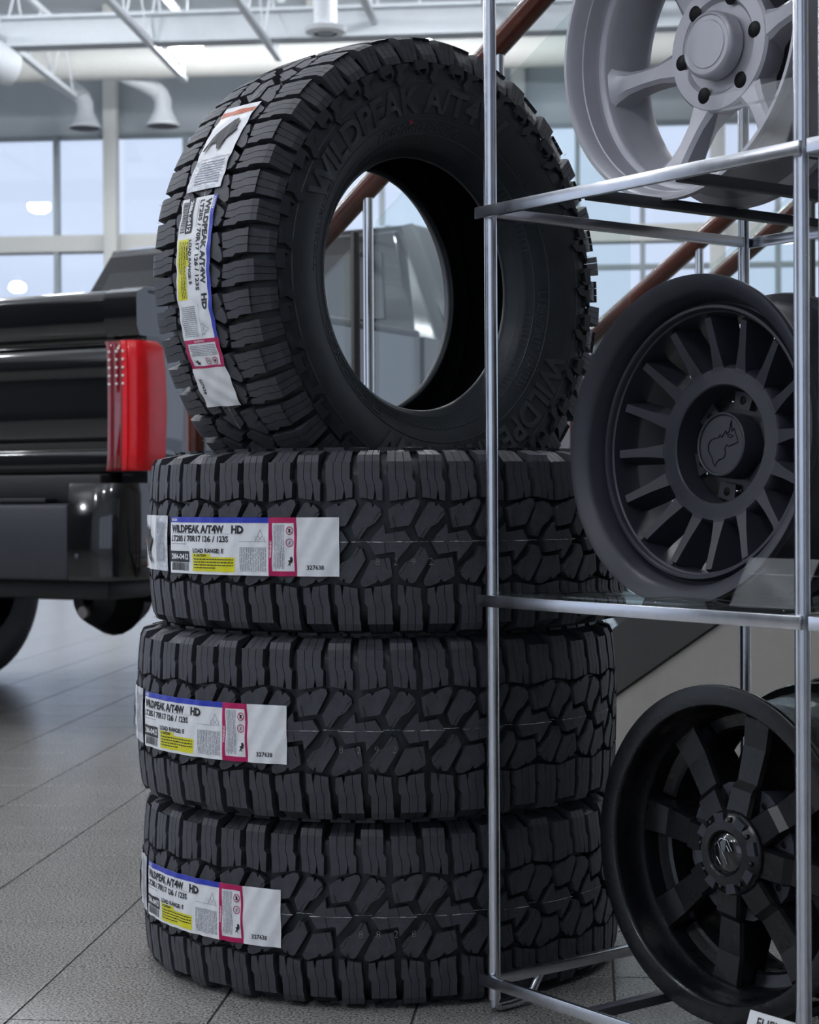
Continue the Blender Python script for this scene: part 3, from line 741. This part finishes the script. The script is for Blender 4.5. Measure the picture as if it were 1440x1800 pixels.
def black_wheel():
    w = wheel_root('matte black sixteen-spoke wheel on the middle glass shelf')
    front = [(-.004, .2355), (0, .2345), (.0, .2335), (-.003, .2270), (-.010, .2140), (-.018, .2085), (-.040, .2045), (-.047, .2020), (-.046, .1990), (-.038, .1970), (-.035, .1955), (-.035, .1915), (-.037, .1900), (-.044, .1890), (-.046, .1865), (-.060, .1860)]
    back = [(-.092, .1850), (-.100, .1890), (-.155, .1960)]
    obj('rim', rim_mesh(front, back, MATB, depth=.185), w)
    MB().lathe([(-.135, .0800), (-.135, .1180), (-.110, .1200), (-.086, .1160), (-.076, .1120), (-.074, .1095), (-.074, .0870), (-.076, .0850), (-.112, .0830)], 72, closed=True).build('hub_ring', MATB, w)
    st = [(.098, .0150, .0160, -.0745, -.115), (.112, .0100, .0150, -.0735, -.116), (.140, .0070, .0140, -.0650, -.114), (.165, .0062, .0130, -.0570, -.108), (.181, .0058, .0125, -.0520, -.102), (.190, .0056, .0125, -.0660, -.100)]
    vs = []; q = len(st)
    for r, hw, hb, zf, zb in st: vs += [(r, -hw, zf), (r, hw, zf), (r, hb, zb), (r, -hb, zb)]
    fs = [(i*4+j, i*4+(j+1)%4, (i+1)*4+(j+1)%4, (i+1)*4+j) for i in range(q-1) for j in range(4)] + [tuple(range(4)), tuple(range((q-1)*4, q*4))]
    sp = MB().add(vs, fs).mesh('spoke', MATB)
    for k in range(16): obj('spoke', sp, w, rad(4+22.5*k))
    MB().lathe([(-.145, .0), (-.145, .0835), (-.120, .0835), (-.116, .0820), (-.116, .0)], 48).build('hub_plate', SATB, w)
    pad = MB(); poly = [(.054, -.015), (.078, -.0175), (.079, .0175), (.054, .015)]; pad.prism(poly, -.118, -.108, 'z'); padm = pad.mesh('lug_pad', MATB)
    hm = disc(MB(), .0072, -.1085, -.1072, 18).mesh('lug_hole', DARK)
    bm_ = disc(MB(), .0030, -.118, -.1065, 10).mesh('bolt', CHROMEP)
    for k in range(6):
        a = rad(20+60*k); obj('lug_pad', padm, w, a); o = obj('lug_hole', hm, w); o.location = (.067*cos(a), .067*sin(a), 0)
        a2 = a+rad(17); o = obj('bolt', bm_, w); o.location = (.0655*cos(a2), .0655*sin(a2), 0)
    cap = MB().lathe([(-.120, .0475), (-.082, .0475), (-.078, .0462), (-.077, .0445), (-.078, .0428), (-.0805, .0418), (-.0805, .0)], 56).build('centre_cap', MATB, w)
    # engraved-look horned animal emblem, thin raised outline on the cap
    em = [(-.033, -.006), (-.034, .002), (-.030, .010), (-.022, .014), (-.012, .015), (-.008, .020), (-.004, .015), (.000, .021), (.005, .027), (.007, .020), (.012, .025), (.014, .036), (.016, .044), (.017, .034), (.018, .025), (.023, .030), (.027, .020), (.031, .012), (.032, .006), (.022, .003), (.013, .000), (.008, .003), (.004, -.004), (.006, -.012), (.002, -.020), (-.008, -.022), (-.013, -.026), (-.016, -.033), (-.021, -.028), (-.024, -.018), (-.029, -.012)]
    em = [(x*.86+.003, y*.86-.003, -.0800) for x, y in em]
    MB().tube(em, .0007, 5, closed=True).build('cap_emblem', DARK, cap)
    MB().tube([(x, y, -.0800) for x, y in ((.010, .012), (.016, .014), (.022, .012), (.016, .009))], .0006, 5, closed=True).build('cap_emblem', DARK, cap)
    return w
def deep_wheel():
    w = wheel_root('satin black eight-spoke wheel on the bottom shelf')
    front = [(-.004, .2375), (0, .2365), (.001, .2340), (.000, .2090), (-.002, .2070), (-.008, .2055), (-.025, .2045), (-.044, .2020), (-.050, .1970), (-.056, .1945)]
    back = [(-.110, .1900), (-.150, .1860), (-.190, .1920)]
    obj('rim', rim_mesh(front, back, SATB), w)
    # stepped inner ring pieces between the spokes
    segm = MB().lathe([(-.110, .172), (-.086, .172), (-.082, .176), (-.080, .186), (-.076, .199), (-.110, .199)], 10, closed=True, a0=rad(-13), a1=rad(13)).mesh('barrel_step', SATB, 30)
    st = [(.050, .0190, .030, -.030, -.100), (.090, .0185, .030, -.036, -.105), (.100, .0180, .028, -.046, -.110), (.150, .0205, .026, -.052, -.105), (.190, .0225, .027, -.050, -.100), (.1995, .0235, .028, -.054, -.098)]
    vs = []; q = len(st)
    for r, hw, hb, zf, zb in st: vs += [(r, -hb, zb), (r, -hw-.003, zf-.006), (r, -hw, zf), (r, hw, zf), (r, hw+.003, zf-.006), (r, hb, zb)]
    fs = [(i*6+j, i*6+(j+1)%6, (i+1)*6+(j+1)%6, (i+1)*6+j) for i in range(q-1) for j in range(6)] + [tuple(range(6)), tuple(range((q-1)*6, q*6))]
    sp = MB().add(vs, fs).mesh('spoke', SATB)
    wedge = MB(); poly = [(.052, 0.0), (.094, -.0205), (.098, 0), (.094, .0205)]
    wedge.prism(poly, -.100, -.052, 'z'); wm = wedge.mesh('hub_wedge', MATB)
    hm = disc(MB(), .0060, -.054, -.0512, 16, (.080, 0)).mesh('lug_hole', DARK)
    for k in range(8):
        a = rad(-8+45*k); obj('spoke', sp, w, a); obj('barrel_step', segm, w, a+rad(22.5)); obj('hub_wedge', wm, w, a+rad(22.5)); obj('lug_hole', hm, w, a+rad(22.5))
    MB().lathe([(-.125, .0), (-.125, .092), (-.09, .096), (-.058, .090), (-.050, .060), (-.050, 0)], 40).build('hub', SATB, w)
    cap = MB().lathe([(-.052, .0600), (-.030, .0600), (-.026, .0580), (-.022, .0520), (-.017, .0460), (-.016, .0330), (-.018, .0310), (-.022, .0300)], 56).build('centre_cap', SATB, w)
    MB().lathe([(-.022, .0305), (-.0190, .0280), (-.0150, .0200), (-.0140, 0)], 40).build('cap_dome', PAINT, cap)
    nt = MB(); nt.prism([(.043, -.0075), (.0565, -.0095), (.0565, .0095), (.043, .0075)], -.024, -.0165, 'z'); nm = nt.mesh('cap_notch', MATB)
    bo = disc(MB(), .0036, -.022, -.0150, 10, (.0485, 0)).mesh('bolt', SATB)
    for k in range(8): obj('cap_notch', nm, cap, rad(14+45*k)); obj('bolt', bo, cap, rad(36+45*k))
    # angular emblem
    for pts in (((-.016, .010), (-.004, .021), (.008, .020), (.017, .006)), ((-.010, .014), (-.006, .006)), ((-.002, .002), (.004, -.006), (.008, -.014)), ((-.012, -.006), (-.004, -.016)), ((.006, .012), (.012, .004))):
        MB().tube([(x, y, -.0130-.0005) for x, y in pts], .0008, 5).build('cap_emblem', CHROMEP, cap)
    return w
NW = Vector((-sin(-RA)*1.0, -cos(-RA), 0))     # rack front normal
def place_wheel(w, pos, face=1, tilt=0.0, roll=0.0, yaw=0.0):
    n_ = (Matrix.Rotation(yaw, 3, 'Z') @ NW)*face; n_ = (n_*cos(tilt) + Vector((0, 0, 1))*sin(tilt)).normalized()
    x_ = Vector((0, 0, 1)).cross(n_).normalized(); y_ = n_.cross(x_)
    M = Matrix(((x_.x, y_.x, n_.x, pos.x), (x_.y, y_.y, n_.y, pos.y), (x_.z, y_.z, n_.z, pos.z), (0, 0, 0, 1)))
    w.matrix_world = M @ Matrix.Rotation(roll, 4, 'Z'); return w
R0 = .2355
w1 = place_wheel(silver_wheel(), rk(.252, .135, HS[0]+R0-.001))
w2 = place_wheel(black_wheel(), rk(.276, .128, HS[1]+.0135+R0-.010), tilt=.075); w2.scale = (1.02, 1.02, 1.02)
w3 = place_wheel(deep_wheel(), rk(.358, .108, HS[2]+.2375-.004), tilt=.03)
w4 = copy_tree(w2); w4['label'] = 'dark wheel standing behind the silver wheel on the top shelf'; place_wheel(w4, rk(.378, .600, HS[0]+R0-.001), -1)
w5 = copy_tree(w2); w5['label'] = 'dark wheel standing behind the sixteen-spoke wheel on the middle shelf'; place_wheel(w5, rk(.378, .600, HS[1]+.014+R0), -1)
w6 = copy_tree(w3); w6['label'] = 'dark wheel standing behind the eight-spoke wheel on the bottom shelf'; place_wheel(w6, rk(.368, .600, HS[2]+.2375-.004), -1)

# ---- sign holders and price card on the shelves
def acrylic(a, b, h, lab_, w=.115, hh=.085):
    root = empty('sign_holder', rk(a, b, h+.0142), (0, 0, RA)); tag(root, lab_, 'sign holder', 'clear sign holders on the rack')
    pr = [(0, 0), (.060, 0), (.060, .002), (.006, .002), (.045, hh), (.043, hh+.001), (.001, .004)]
    MB().prism([(0, 0), (.0025, 0), (.0385+.0025, hh), (.0385, hh)], 0, w, 'x').build('front_panel', ACRY, root)
    MB().prism([(0, 0), (.060, 0), (.060, .0025), (0, .0025)], 0, w, 'x').build('base_plate', ACRY, root)
    MB().prism([(.033, hh-.022), (.046, hh-.022), (.0475, hh-.0205), (.034, hh-.0205)], 0, w, 'x').build('ledge', ACRY, root)
acrylic(.475, .010, HS[1], 'clear slanted acrylic sign holder on the middle shelf, right of the matte black wheel', .118, .062)
acrylic(.43, .014, HS[0], 'clear slanted acrylic sign holder on the top shelf, in front of the silver wheel', .14, .095)
pc = empty('price_card', rk(.545, .006, HS[2]+.0092), (0, 0, RA)); tag(pc, 'white price card standing on the bottom shelf by the front post', 'price card')
MB().prism([(0, 0), (.002, 0), (.022, .052), (.020, .052)], -.05, .05, 'x').build('card', SIGNP, pc)
vs, fs = text_geo('FUEL', .018, .0003)
MB().add([(-.035+x, -.0006 + (.034+y)*.020/.052, .034+y) for x, y in vs], fs).build('lettering', INK, pc)

# ------------------------------------------------------------------ staircase with wooden handrails
SU = Vector((.70, -.714, 0)); SW_ = Vector((.714, .70, 0)); SP0 = Vector((-.178, 4.30, 1.438)); SS = .62
def st(t, w=0.0, dz=0.0): return SP0 + SU*t + SW_*w + Vector((0, 0, SS*t + dz))
stairs = empty('staircase', st(-.75, 0.6, 0).xy.to_3d()); tag(stairs, 'staircase with mahogany handrails, glass panels and charcoal stringer behind the rack', 'staircase')
inv = Matrix.Translation(-stairs.location)
def sadd(m, name, ma, auto=35):
    o = m.build(name, ma, stairs, auto); o.matrix_parent_inverse = inv; return o
T0 = -.546
for w, T1 in ((0.0, .95), (1.30, .95), (1.55, .95)):
    sadd(MB().tube([st(T0, w, -1.04 + (st(0).z-1.438)) if False else Vector((*st(T0, w).xy, .03)), Vector((*st(T0, w).xy, st(T0, w).z-.05)), st(T0+.012, w, -.012), st(T0+.06, w), st(T1, w)], .0265, 18), 'handrail', WOOD)
for w, T1 in ((0.0, .70), (1.30, .95)):
    t = -.30
    while t < T1-.1:
        p = st(t, w)
        tt = t + (.365 if w == 0 else .30)
        sadd(MB().tube([Vector((p.x, p.y, p.z-1.0)), Vector((p.x, p.y, p.z-.02))], .0125, 14), 'post', CHROMEP)
        q = st(t-.045, w)
        sadd(MB().bbox(-.006, .006, -.010, .010, q.z-1.0, q.z-.07, .002, Matrix.Translation((q.x, q.y, 0)) @ Matrix.Rotation(atan2(SU.y, SU.x), 4, 'Z')), 'glass_clamp', DGREY)
        a, b = st(t+.03, w), st(t+.36, w); nrm = SW_*.005
        vs = [Vector((p_.x, p_.y, p_.z+d)) + nrm*s_ for s_ in (-1, 1) for p_, d in ((a, -.95), (b, -.95), (b, -.10), (a, -.10))]
        sadd(MB().add(vs, [(0, 1, 2, 3), (4, 5, 6, 7), (0, 1, 5, 4), (1, 2, 6, 5), (2, 3, 7, 6), (3, 0, 4, 7)]), 'glass_panel', RAILG)
        t += .42
def slab(w0, w1, pts, name, ma):      # pts (t, z) polygon
    n_ = len(pts); vs = [Vector((*(SP0 + SU*t + SW_*w).xy, z)) for w in (w0, w1) for t, z in pts]
    sadd(MB().add(vs, [tuple(range(n_)), tuple(range(2*n_-1, n_-1, -1))] + [(i, (i+1)%n_, n_+(i+1)%n_, n_+i) for i in range(n_)]), name, ma)
def zr(t): return SP0.z + SS*t
LOW, HIG = 1.14, .94
tf = (LOW-SP0.z)/SS; th = (HIG-SP0.z)/SS
for w0, w1, tt in ((-.03, .03, .66), (1.27, 1.33, 1.0)):
    ts = max(th, -.50) if w0 < 0 else th
    slab(w0, w1, [(ts, 0), (tf, 0), (tt, zr(tt)-LOW), (tt, zr(tt)-HIG), (ts, max(.001, zr(ts)-HIG))], 'stringer', DGREY)
slab(1.28, 1.32, [(tf+.01, 0), (1.0, 0), (1.0, zr(1.0)-LOW-.001)], 'side_panel', TAUPE)
for k in range(6):
    z = (k+1)*.17; t_ = (z + .95 - SP0.z)/SS
    slab(1.33, 2.4, [(t_-.02, z-.035), (t_+.27, z-.035), (t_+.27, z), (t_-.02, z)], 'step', TAUPE)

# ------------------------------------------------------------------ pickup truck
PSI = rad(29); C0 = Vector(((250-720)/F_PX*5.72, 5.72, 0))
truck = empty('pickup_truck', C0, (0, 0, -PSI)); tag(truck, 'glossy black pickup truck with red tail light, seen from behind at left', 'pickup truck')
TWD = 2.03
# bed side panels with wheel arch
def arch_profile():
    pts = [(.03, 1.435), (.03, .60), (.30, .52), (.72, .52)]
    cy, r = 1.20, .50
    for i in range(0, 13): a = pi - pi*i/12; pts.append((cy + r*cos(a)*.98, .52 + r*sin(a)))
    pts += [(1.70, .50), (1.86, .50), (1.86, 1.44)]
    return pts
for x0, x1 in ((-.10, 0), (-TWD, -TWD+.10)):
    MB().prism(arch_profile(), x0, x1, 'x').build('bed_side', PAINT, truck)
    MB().bbox(x0-.004, x1+.004, .02, 1.86, 1.43, 1.465, .012).build('bed_rail_cap', PLASB, truck)
MB().box(-TWD+.1, -.1, .1, 1.84, .70, .80).build('bed_floor', PLASB, truck)
MB().bbox(-TWD+.1, -.1, .05, 1.84, 1.44, 1.462, .006).build('bed_cover', PLASB, truck)
def spline(pts, n=5):
    out = []
    for i in range(len(pts)-1):
        p0, p1, p2, p3 = (Vector(pts[max(i-1, 0)]), Vector(pts[i]), Vector(pts[i+1]), Vector(pts[min(i+2, len(pts)-1)]))
        for k in range(n):
            t = k/n; out.append(tuple(.5*((2*p1) + (p2-p0)*t + (2*p0-5*p1+4*p2-p3)*t*t + (3*p1-p0-3*p2+p3)*t**3)))
    return out + [tuple(pts[-1])]
tg = spline([(.10, 1.462), (.01, 1.459), (-.022, 1.448), (-.034, 1.42), (-.030, 1.34), (-.012, 1.308)]) + spline([(.010, 1.300), (.012, 1.285), (-.002, 1.268), (-.012, 1.22), (-.006, 1.17), (-.010, 1.11), (-.014, 1.05), (-.004, .99), (.014, .968)]) + spline([(.016, .945), (.002, .93), (.000, .885), (.02, .862), (.10, .862)])
_x0, _x1 = -TWD+.175, -.135; _n = len(tg); NX = 14
m = MB(); vs = []
for i in range(NX+1):
    x = _x0 + (_x1-_x0)*i/NX; q = (2*i/NX-1); bow = .022*q*q
    vs += [(x, y+bow, z) for y, z in tg]
m.add(vs, [(i*_n+j, i*_n+j+1, (i+1)*_n+j+1, (i+1)*_n+j) for i in range(NX) for j in range(_n-1)], True)
m.add(vs, [tuple(range(_n)), tuple(range(NX*_n, NX*_n+_n))])
m.build('tailgate', PAINT, truck, 50)
cp = [(.10, 1.462), (.01, 1.458), (-.022, 1.445), (-.028, 1.425), (-.026, 1.335), (-.012, 1.305), (.10, 1.30)]
for x0, x1 in ((-.128, .004), (-TWD-.004, -TWD+.168)): MB().prism(cp, x0, x1, 'x').build('corner_cap', PAINT, truck)
MB().lathe([(0, 0), (.012, .012), (.012, .055), (0, .07)], 32, M=Matrix.Translation((-.93, -.012, 1.12)) @ Matrix.Rotation(pi/2, 4, 'X')).build('tailgate_emblem', PLASB, truck)
# tail lights: layered rounded lens wrapping the corner
def light_layers(plan, zs, name, ma, par, auto=40):
    m = MB(); n_ = len(plan); vs = []
    for z, k, dx in zs: vs += [(x*1.0+dx, y*k, z) for x, y in plan]
    fs = [(i*n_+j, i*n_+(j+1)%n_, (i+1)*n_+(j+1)%n_, (i+1)*n_+j) for i in range(len(zs)-1) for j in range(n_)]
    fs += [tuple(range(n_)), tuple(range((len(zs)-1)*n_, len(zs)*n_))]
    m.add(vs, fs, True); return m.build(name, ma, par, auto)
def tail_light(mir):
    f = (lambda x: x) if not mir else (lambda x: -TWD - x)
    root = MB().box(min(f(-.13), f(.0)), max(f(-.13), f(.0)), .004, .16, .868, 1.297).build('tail_light', PLASB, truck)
    zs = [(.872, .75, -.010), (.885, 1, -.004), (.93, 1.05, 0), (1.08, 1.1, .003), (1.20, 1.05, .002), (1.27, 1, -.002), (1.290, .8, -.010)]
    light_layers([(f(x), y) for x, y in ((-.128, -.012), (-.104, -.020), (-.098, -.018), (-.098, .02), (-.128, .02))], zs, 'lens_strip', REDD, root)
    light_layers([(f(x), y) for x, y in ((-.094, -.020), (-.066, -.026), (-.062, -.024), (-.062, .02), (-.094, .02))], zs, 'lens_strip', REDD, root)
    light_layers([(f(x), y) for x, y in ((-.058, -.026), (-.036, -.028), (-.034, -.026), (-.034, .02), (-.058, .02))], zs, 'lens_strip', REDL, root)
    light_layers([(f(x), y) for x, y in ((-.031, -.027), (-.012, -.024), (.004, -.012), (.012, .010), (.014, .05), (.012, .105), (-.006, .105), (-.006, .02), (-.031, .02))], zs, 'outer_lens', REDL, root)
    light_layers([(f(x), y) for x, y in ((.010, .108), (.010, .19), (-.006, .19), (-.006, .108))], zs[1:-1], 'side_lens', CARG, root)
    for k in range(5):
        z = 1.255 - .026*k
        for x, y in ((-.112, -.0215), (-.079, -.0265), (-.050, -.030)):
            xx = f(x - .003*k*0); MB().bbox(xx-.0045, xx+.0045, y-.002, y+.006, z-.004, z+.004, .0015).build('led_reflector', LED, root)
tail_light(False); tail_light(True)
# bumper
bx = MB().bbox(-TWD+.20, -.20, -.130, .02, .520, .768, .018).build('bumper_panel', PLAS, truck)
MB().bbox(-TWD+.24, -.30, -.118, -.02, .770, .786, .006).build('bumper_step', PLASB, truck)
MB().bbox(-TWD+.10, -.12, -.06, .06, .768, .862, .010).build('bumper_upper', PLASB, truck)
MB().bbox(-1.30, -.74, -.136, -.10, .520, .600, .02).build('plate_pocket', PLASB, truck)
def cap_bumper(mir):
    f = (lambda x: x) if not mir else (lambda x: -TWD - x)
    plan = [(-.195, -.134), (-.10, -.132), (-.055, -.122), (-.022, -.098), (-.002, -.062), (.008, -.015), (.013, .06), (.014, .30), (-.05, .30), (-.05, .0), (-.195, .0)]
    light_layers([(f(x), y) for x, y in plan], [(.522, .92, -.006), (.535, 1, 0), (.62, 1.02, 0), (.715, 1.0, 0), (.735, .96, -.002), (.80, .90, -.006), (.832, .80, -.012)], 'bumper_corner', PAINT, truck, 28)
cap_bumper(False); cap_bumper(True)
MB().lathe([(0, 0), (.01, .009), (.012, 0)], 14, M=Matrix.Translation((-.155, -.128, .60)) @ Matrix.Rotation(pi/2, 4, 'X')).build('parking_sensor', PLAS, truck)
MB().bbox(-TWD+.16, -.10, -.05, .20, .455, .525, .02).build('lower_valance', PLASB, truck)
# underbody: axle, differential, hitch
MB().tube([(-TWD+.2, 1.2, .41), (-.2, 1.2, .41)], .05, 14).build('rear_axle', PLASB, truck)
MB().lathe([(-.16, .03), (-.12, .11), (0, .16), (.12, .11), (.16, .03)], 20, M=Matrix.Translation((-1.04, 1.16, .385)) @ Matrix.Rotation(pi/2, 4, 'X')).build('differential', PLASB, truck)
MB().tube([(-1.2, 1.0, .55), (-.60, .45, .52), (-.40, .25, .50), (-.12, .15, .50)], .032, 14).build('exhaust_pipe', PLASB, truck)
MB().lathe([(0, .0), (0, .022), (.02, .024), (.02, 0)], 16, M=Matrix.Translation((-1.04, .985, .33)) @ Matrix.Rotation(pi/2, 4, 'X')).build('tow_bolt', LED, truck)
# cab and front
def cab_section(y, zb, zt, inset): return [(-TWD+.03, y, zb), (-.03, y, zb), (-.03-inset, y, zt), (-TWD+.03+inset, y, zt)]
secs = [cab_section(1.90, 1.40, 1.41, .0), cab_section(1.92, 1.40, 1.50, .02), cab_section(2.10, 1.40, 1.94, .20), cab_section(2.30, 1.40, 1.985, .235), cab_section(3.1, 1.40, 2.0, .24), cab_section(3.7, 1.40, 1.95, .24), cab_section(4.55, 1.40, 1.43, .05)]
cm = MB(); vs = [p for s_ in secs for p in s_]
fs = [(i*4+j, i*4+(j+1)%4, (i+1)*4+(j+1)%4, (i+1)*4+j) for i in range(len(secs)-1) for j in range(4)] + [(0, 1, 2, 3), tuple(range(len(vs)-4, len(vs)))]
bm = bmesh.new(); bv = [bm.verts.new(p) for p in vs]
for f in fs: bm.faces.new([bv[i] for i in f])
bmesh.ops.recalc_face_normals(bm, faces=bm.faces)
bmesh.ops.bevel(bm, geom=[e for e in bm.edges if e.calc_length() > .3], offset=.03, segments=3, affect='EDGES')
cm.bm(bm, smooth=True); cm.build('cab', PAINT, truck, 40)
MB().prism([(1.90, .50), (5.30, .48), (5.62, .70), (5.66, 1.00), (5.50, 1.20), (4.5, 1.40), (1.90, 1.44)], -TWD, 0, 'x').build('lower_body', PAINT, truck)
def quad(pts, name, ma, th=(0, 0, 0)):
    n_ = len(pts); m = MB().add(list(pts) + [Vector(p)+Vector(th) for p in pts], [tuple(range(n_)), tuple(range(2*n_-1, n_-1, -1))] + [(i, (i+1)%n_, n_+(i+1)%n_, n_+i) for i in range(n_)]); return m.build(name, ma, truck)
def cabx(y, z):      # right side surface x
    t = (z-1.42)/(1.93-1.42); return -.03 - .235*t
def win_side(pts, mir, name='side_window'):
    q = []
    for y, z in pts:
        x = cabx(y, z) + .006; q.append((x if not mir else -TWD-x, y, z))
    quad(q, name, CARG, (-.012 if not mir else .012, 0, .0))
for mir in (False, True):
    win_side([(2.24, 1.50), (2.92, 1.50), (2.92, 1.85), (2.34, 1.84), (2.22, 1.66)], mir)
    win_side([(3.00, 1.50), (3.95, 1.50), (3.62, 1.84), (3.00, 1.86)], mir)
    s_ = 1 if not mir else -1; X = -.02 if not mir else -TWD+.02
    MB().bbox(min(X, X+s_*.24), max(X, X+s_*.24), 3.85, 3.98, 1.47, 1.69, .03).build('door_mirror', PAINT, truck)
    MB().box(X-.024, X+.024, 2.2, 4.2, 1.455, 1.478).build('belt_trim', CHROMEP, truck)
def rear_pt(x, z):
    t = (z-1.50)/(1.94-1.50); return (x, 1.92 + .18*t - .012, z)
ins = lambda z: .02 + .18*(z-1.50)/.44
quad([rear_pt(-TWD+.03+ins(1.53)+.14, 1.53), rear_pt(-.03-ins(1.53)-.14, 1.53), rear_pt(-.03-ins(1.83)-.10, 1.83), rear_pt(-TWD+.03+ins(1.83)+.10, 1.83)], 'rear_window', CARG, (0, .02, 0))
MB().bbox(-1.25, -.78, 2.10, 2.14, 1.875, 1.905, .006).build('high_brake_light', REDD, truck)
twm = MB().lathe([(-.13, .23), (-.14, .30), (-.135, .37), (-.115, .405), (-.06, .415), (.06, .415), (.115, .405), (.135, .37), (.14, .30), (.13, .23), (.10, .225), (-.10, .225)], 56, closed=True).mesh('road_tyre', RUBC, 40)
trm = MB().lathe([(-.12, .0), (-.12, .10), (-.05, .20), (-.13, .232), (.13, .232), (.10, .20), (.05, .10), (.05, 0)], 40).mesh('road_rim', SATB, 40)
for x in (-.17, -TWD+.11):
    for y in (1.20, 4.85):
        o = obj('road_tyre', twm, truck); o.location = (x, y, .415); o.rotation_euler = (0, pi/2, 0)
        obj('road_rim', trm, o)
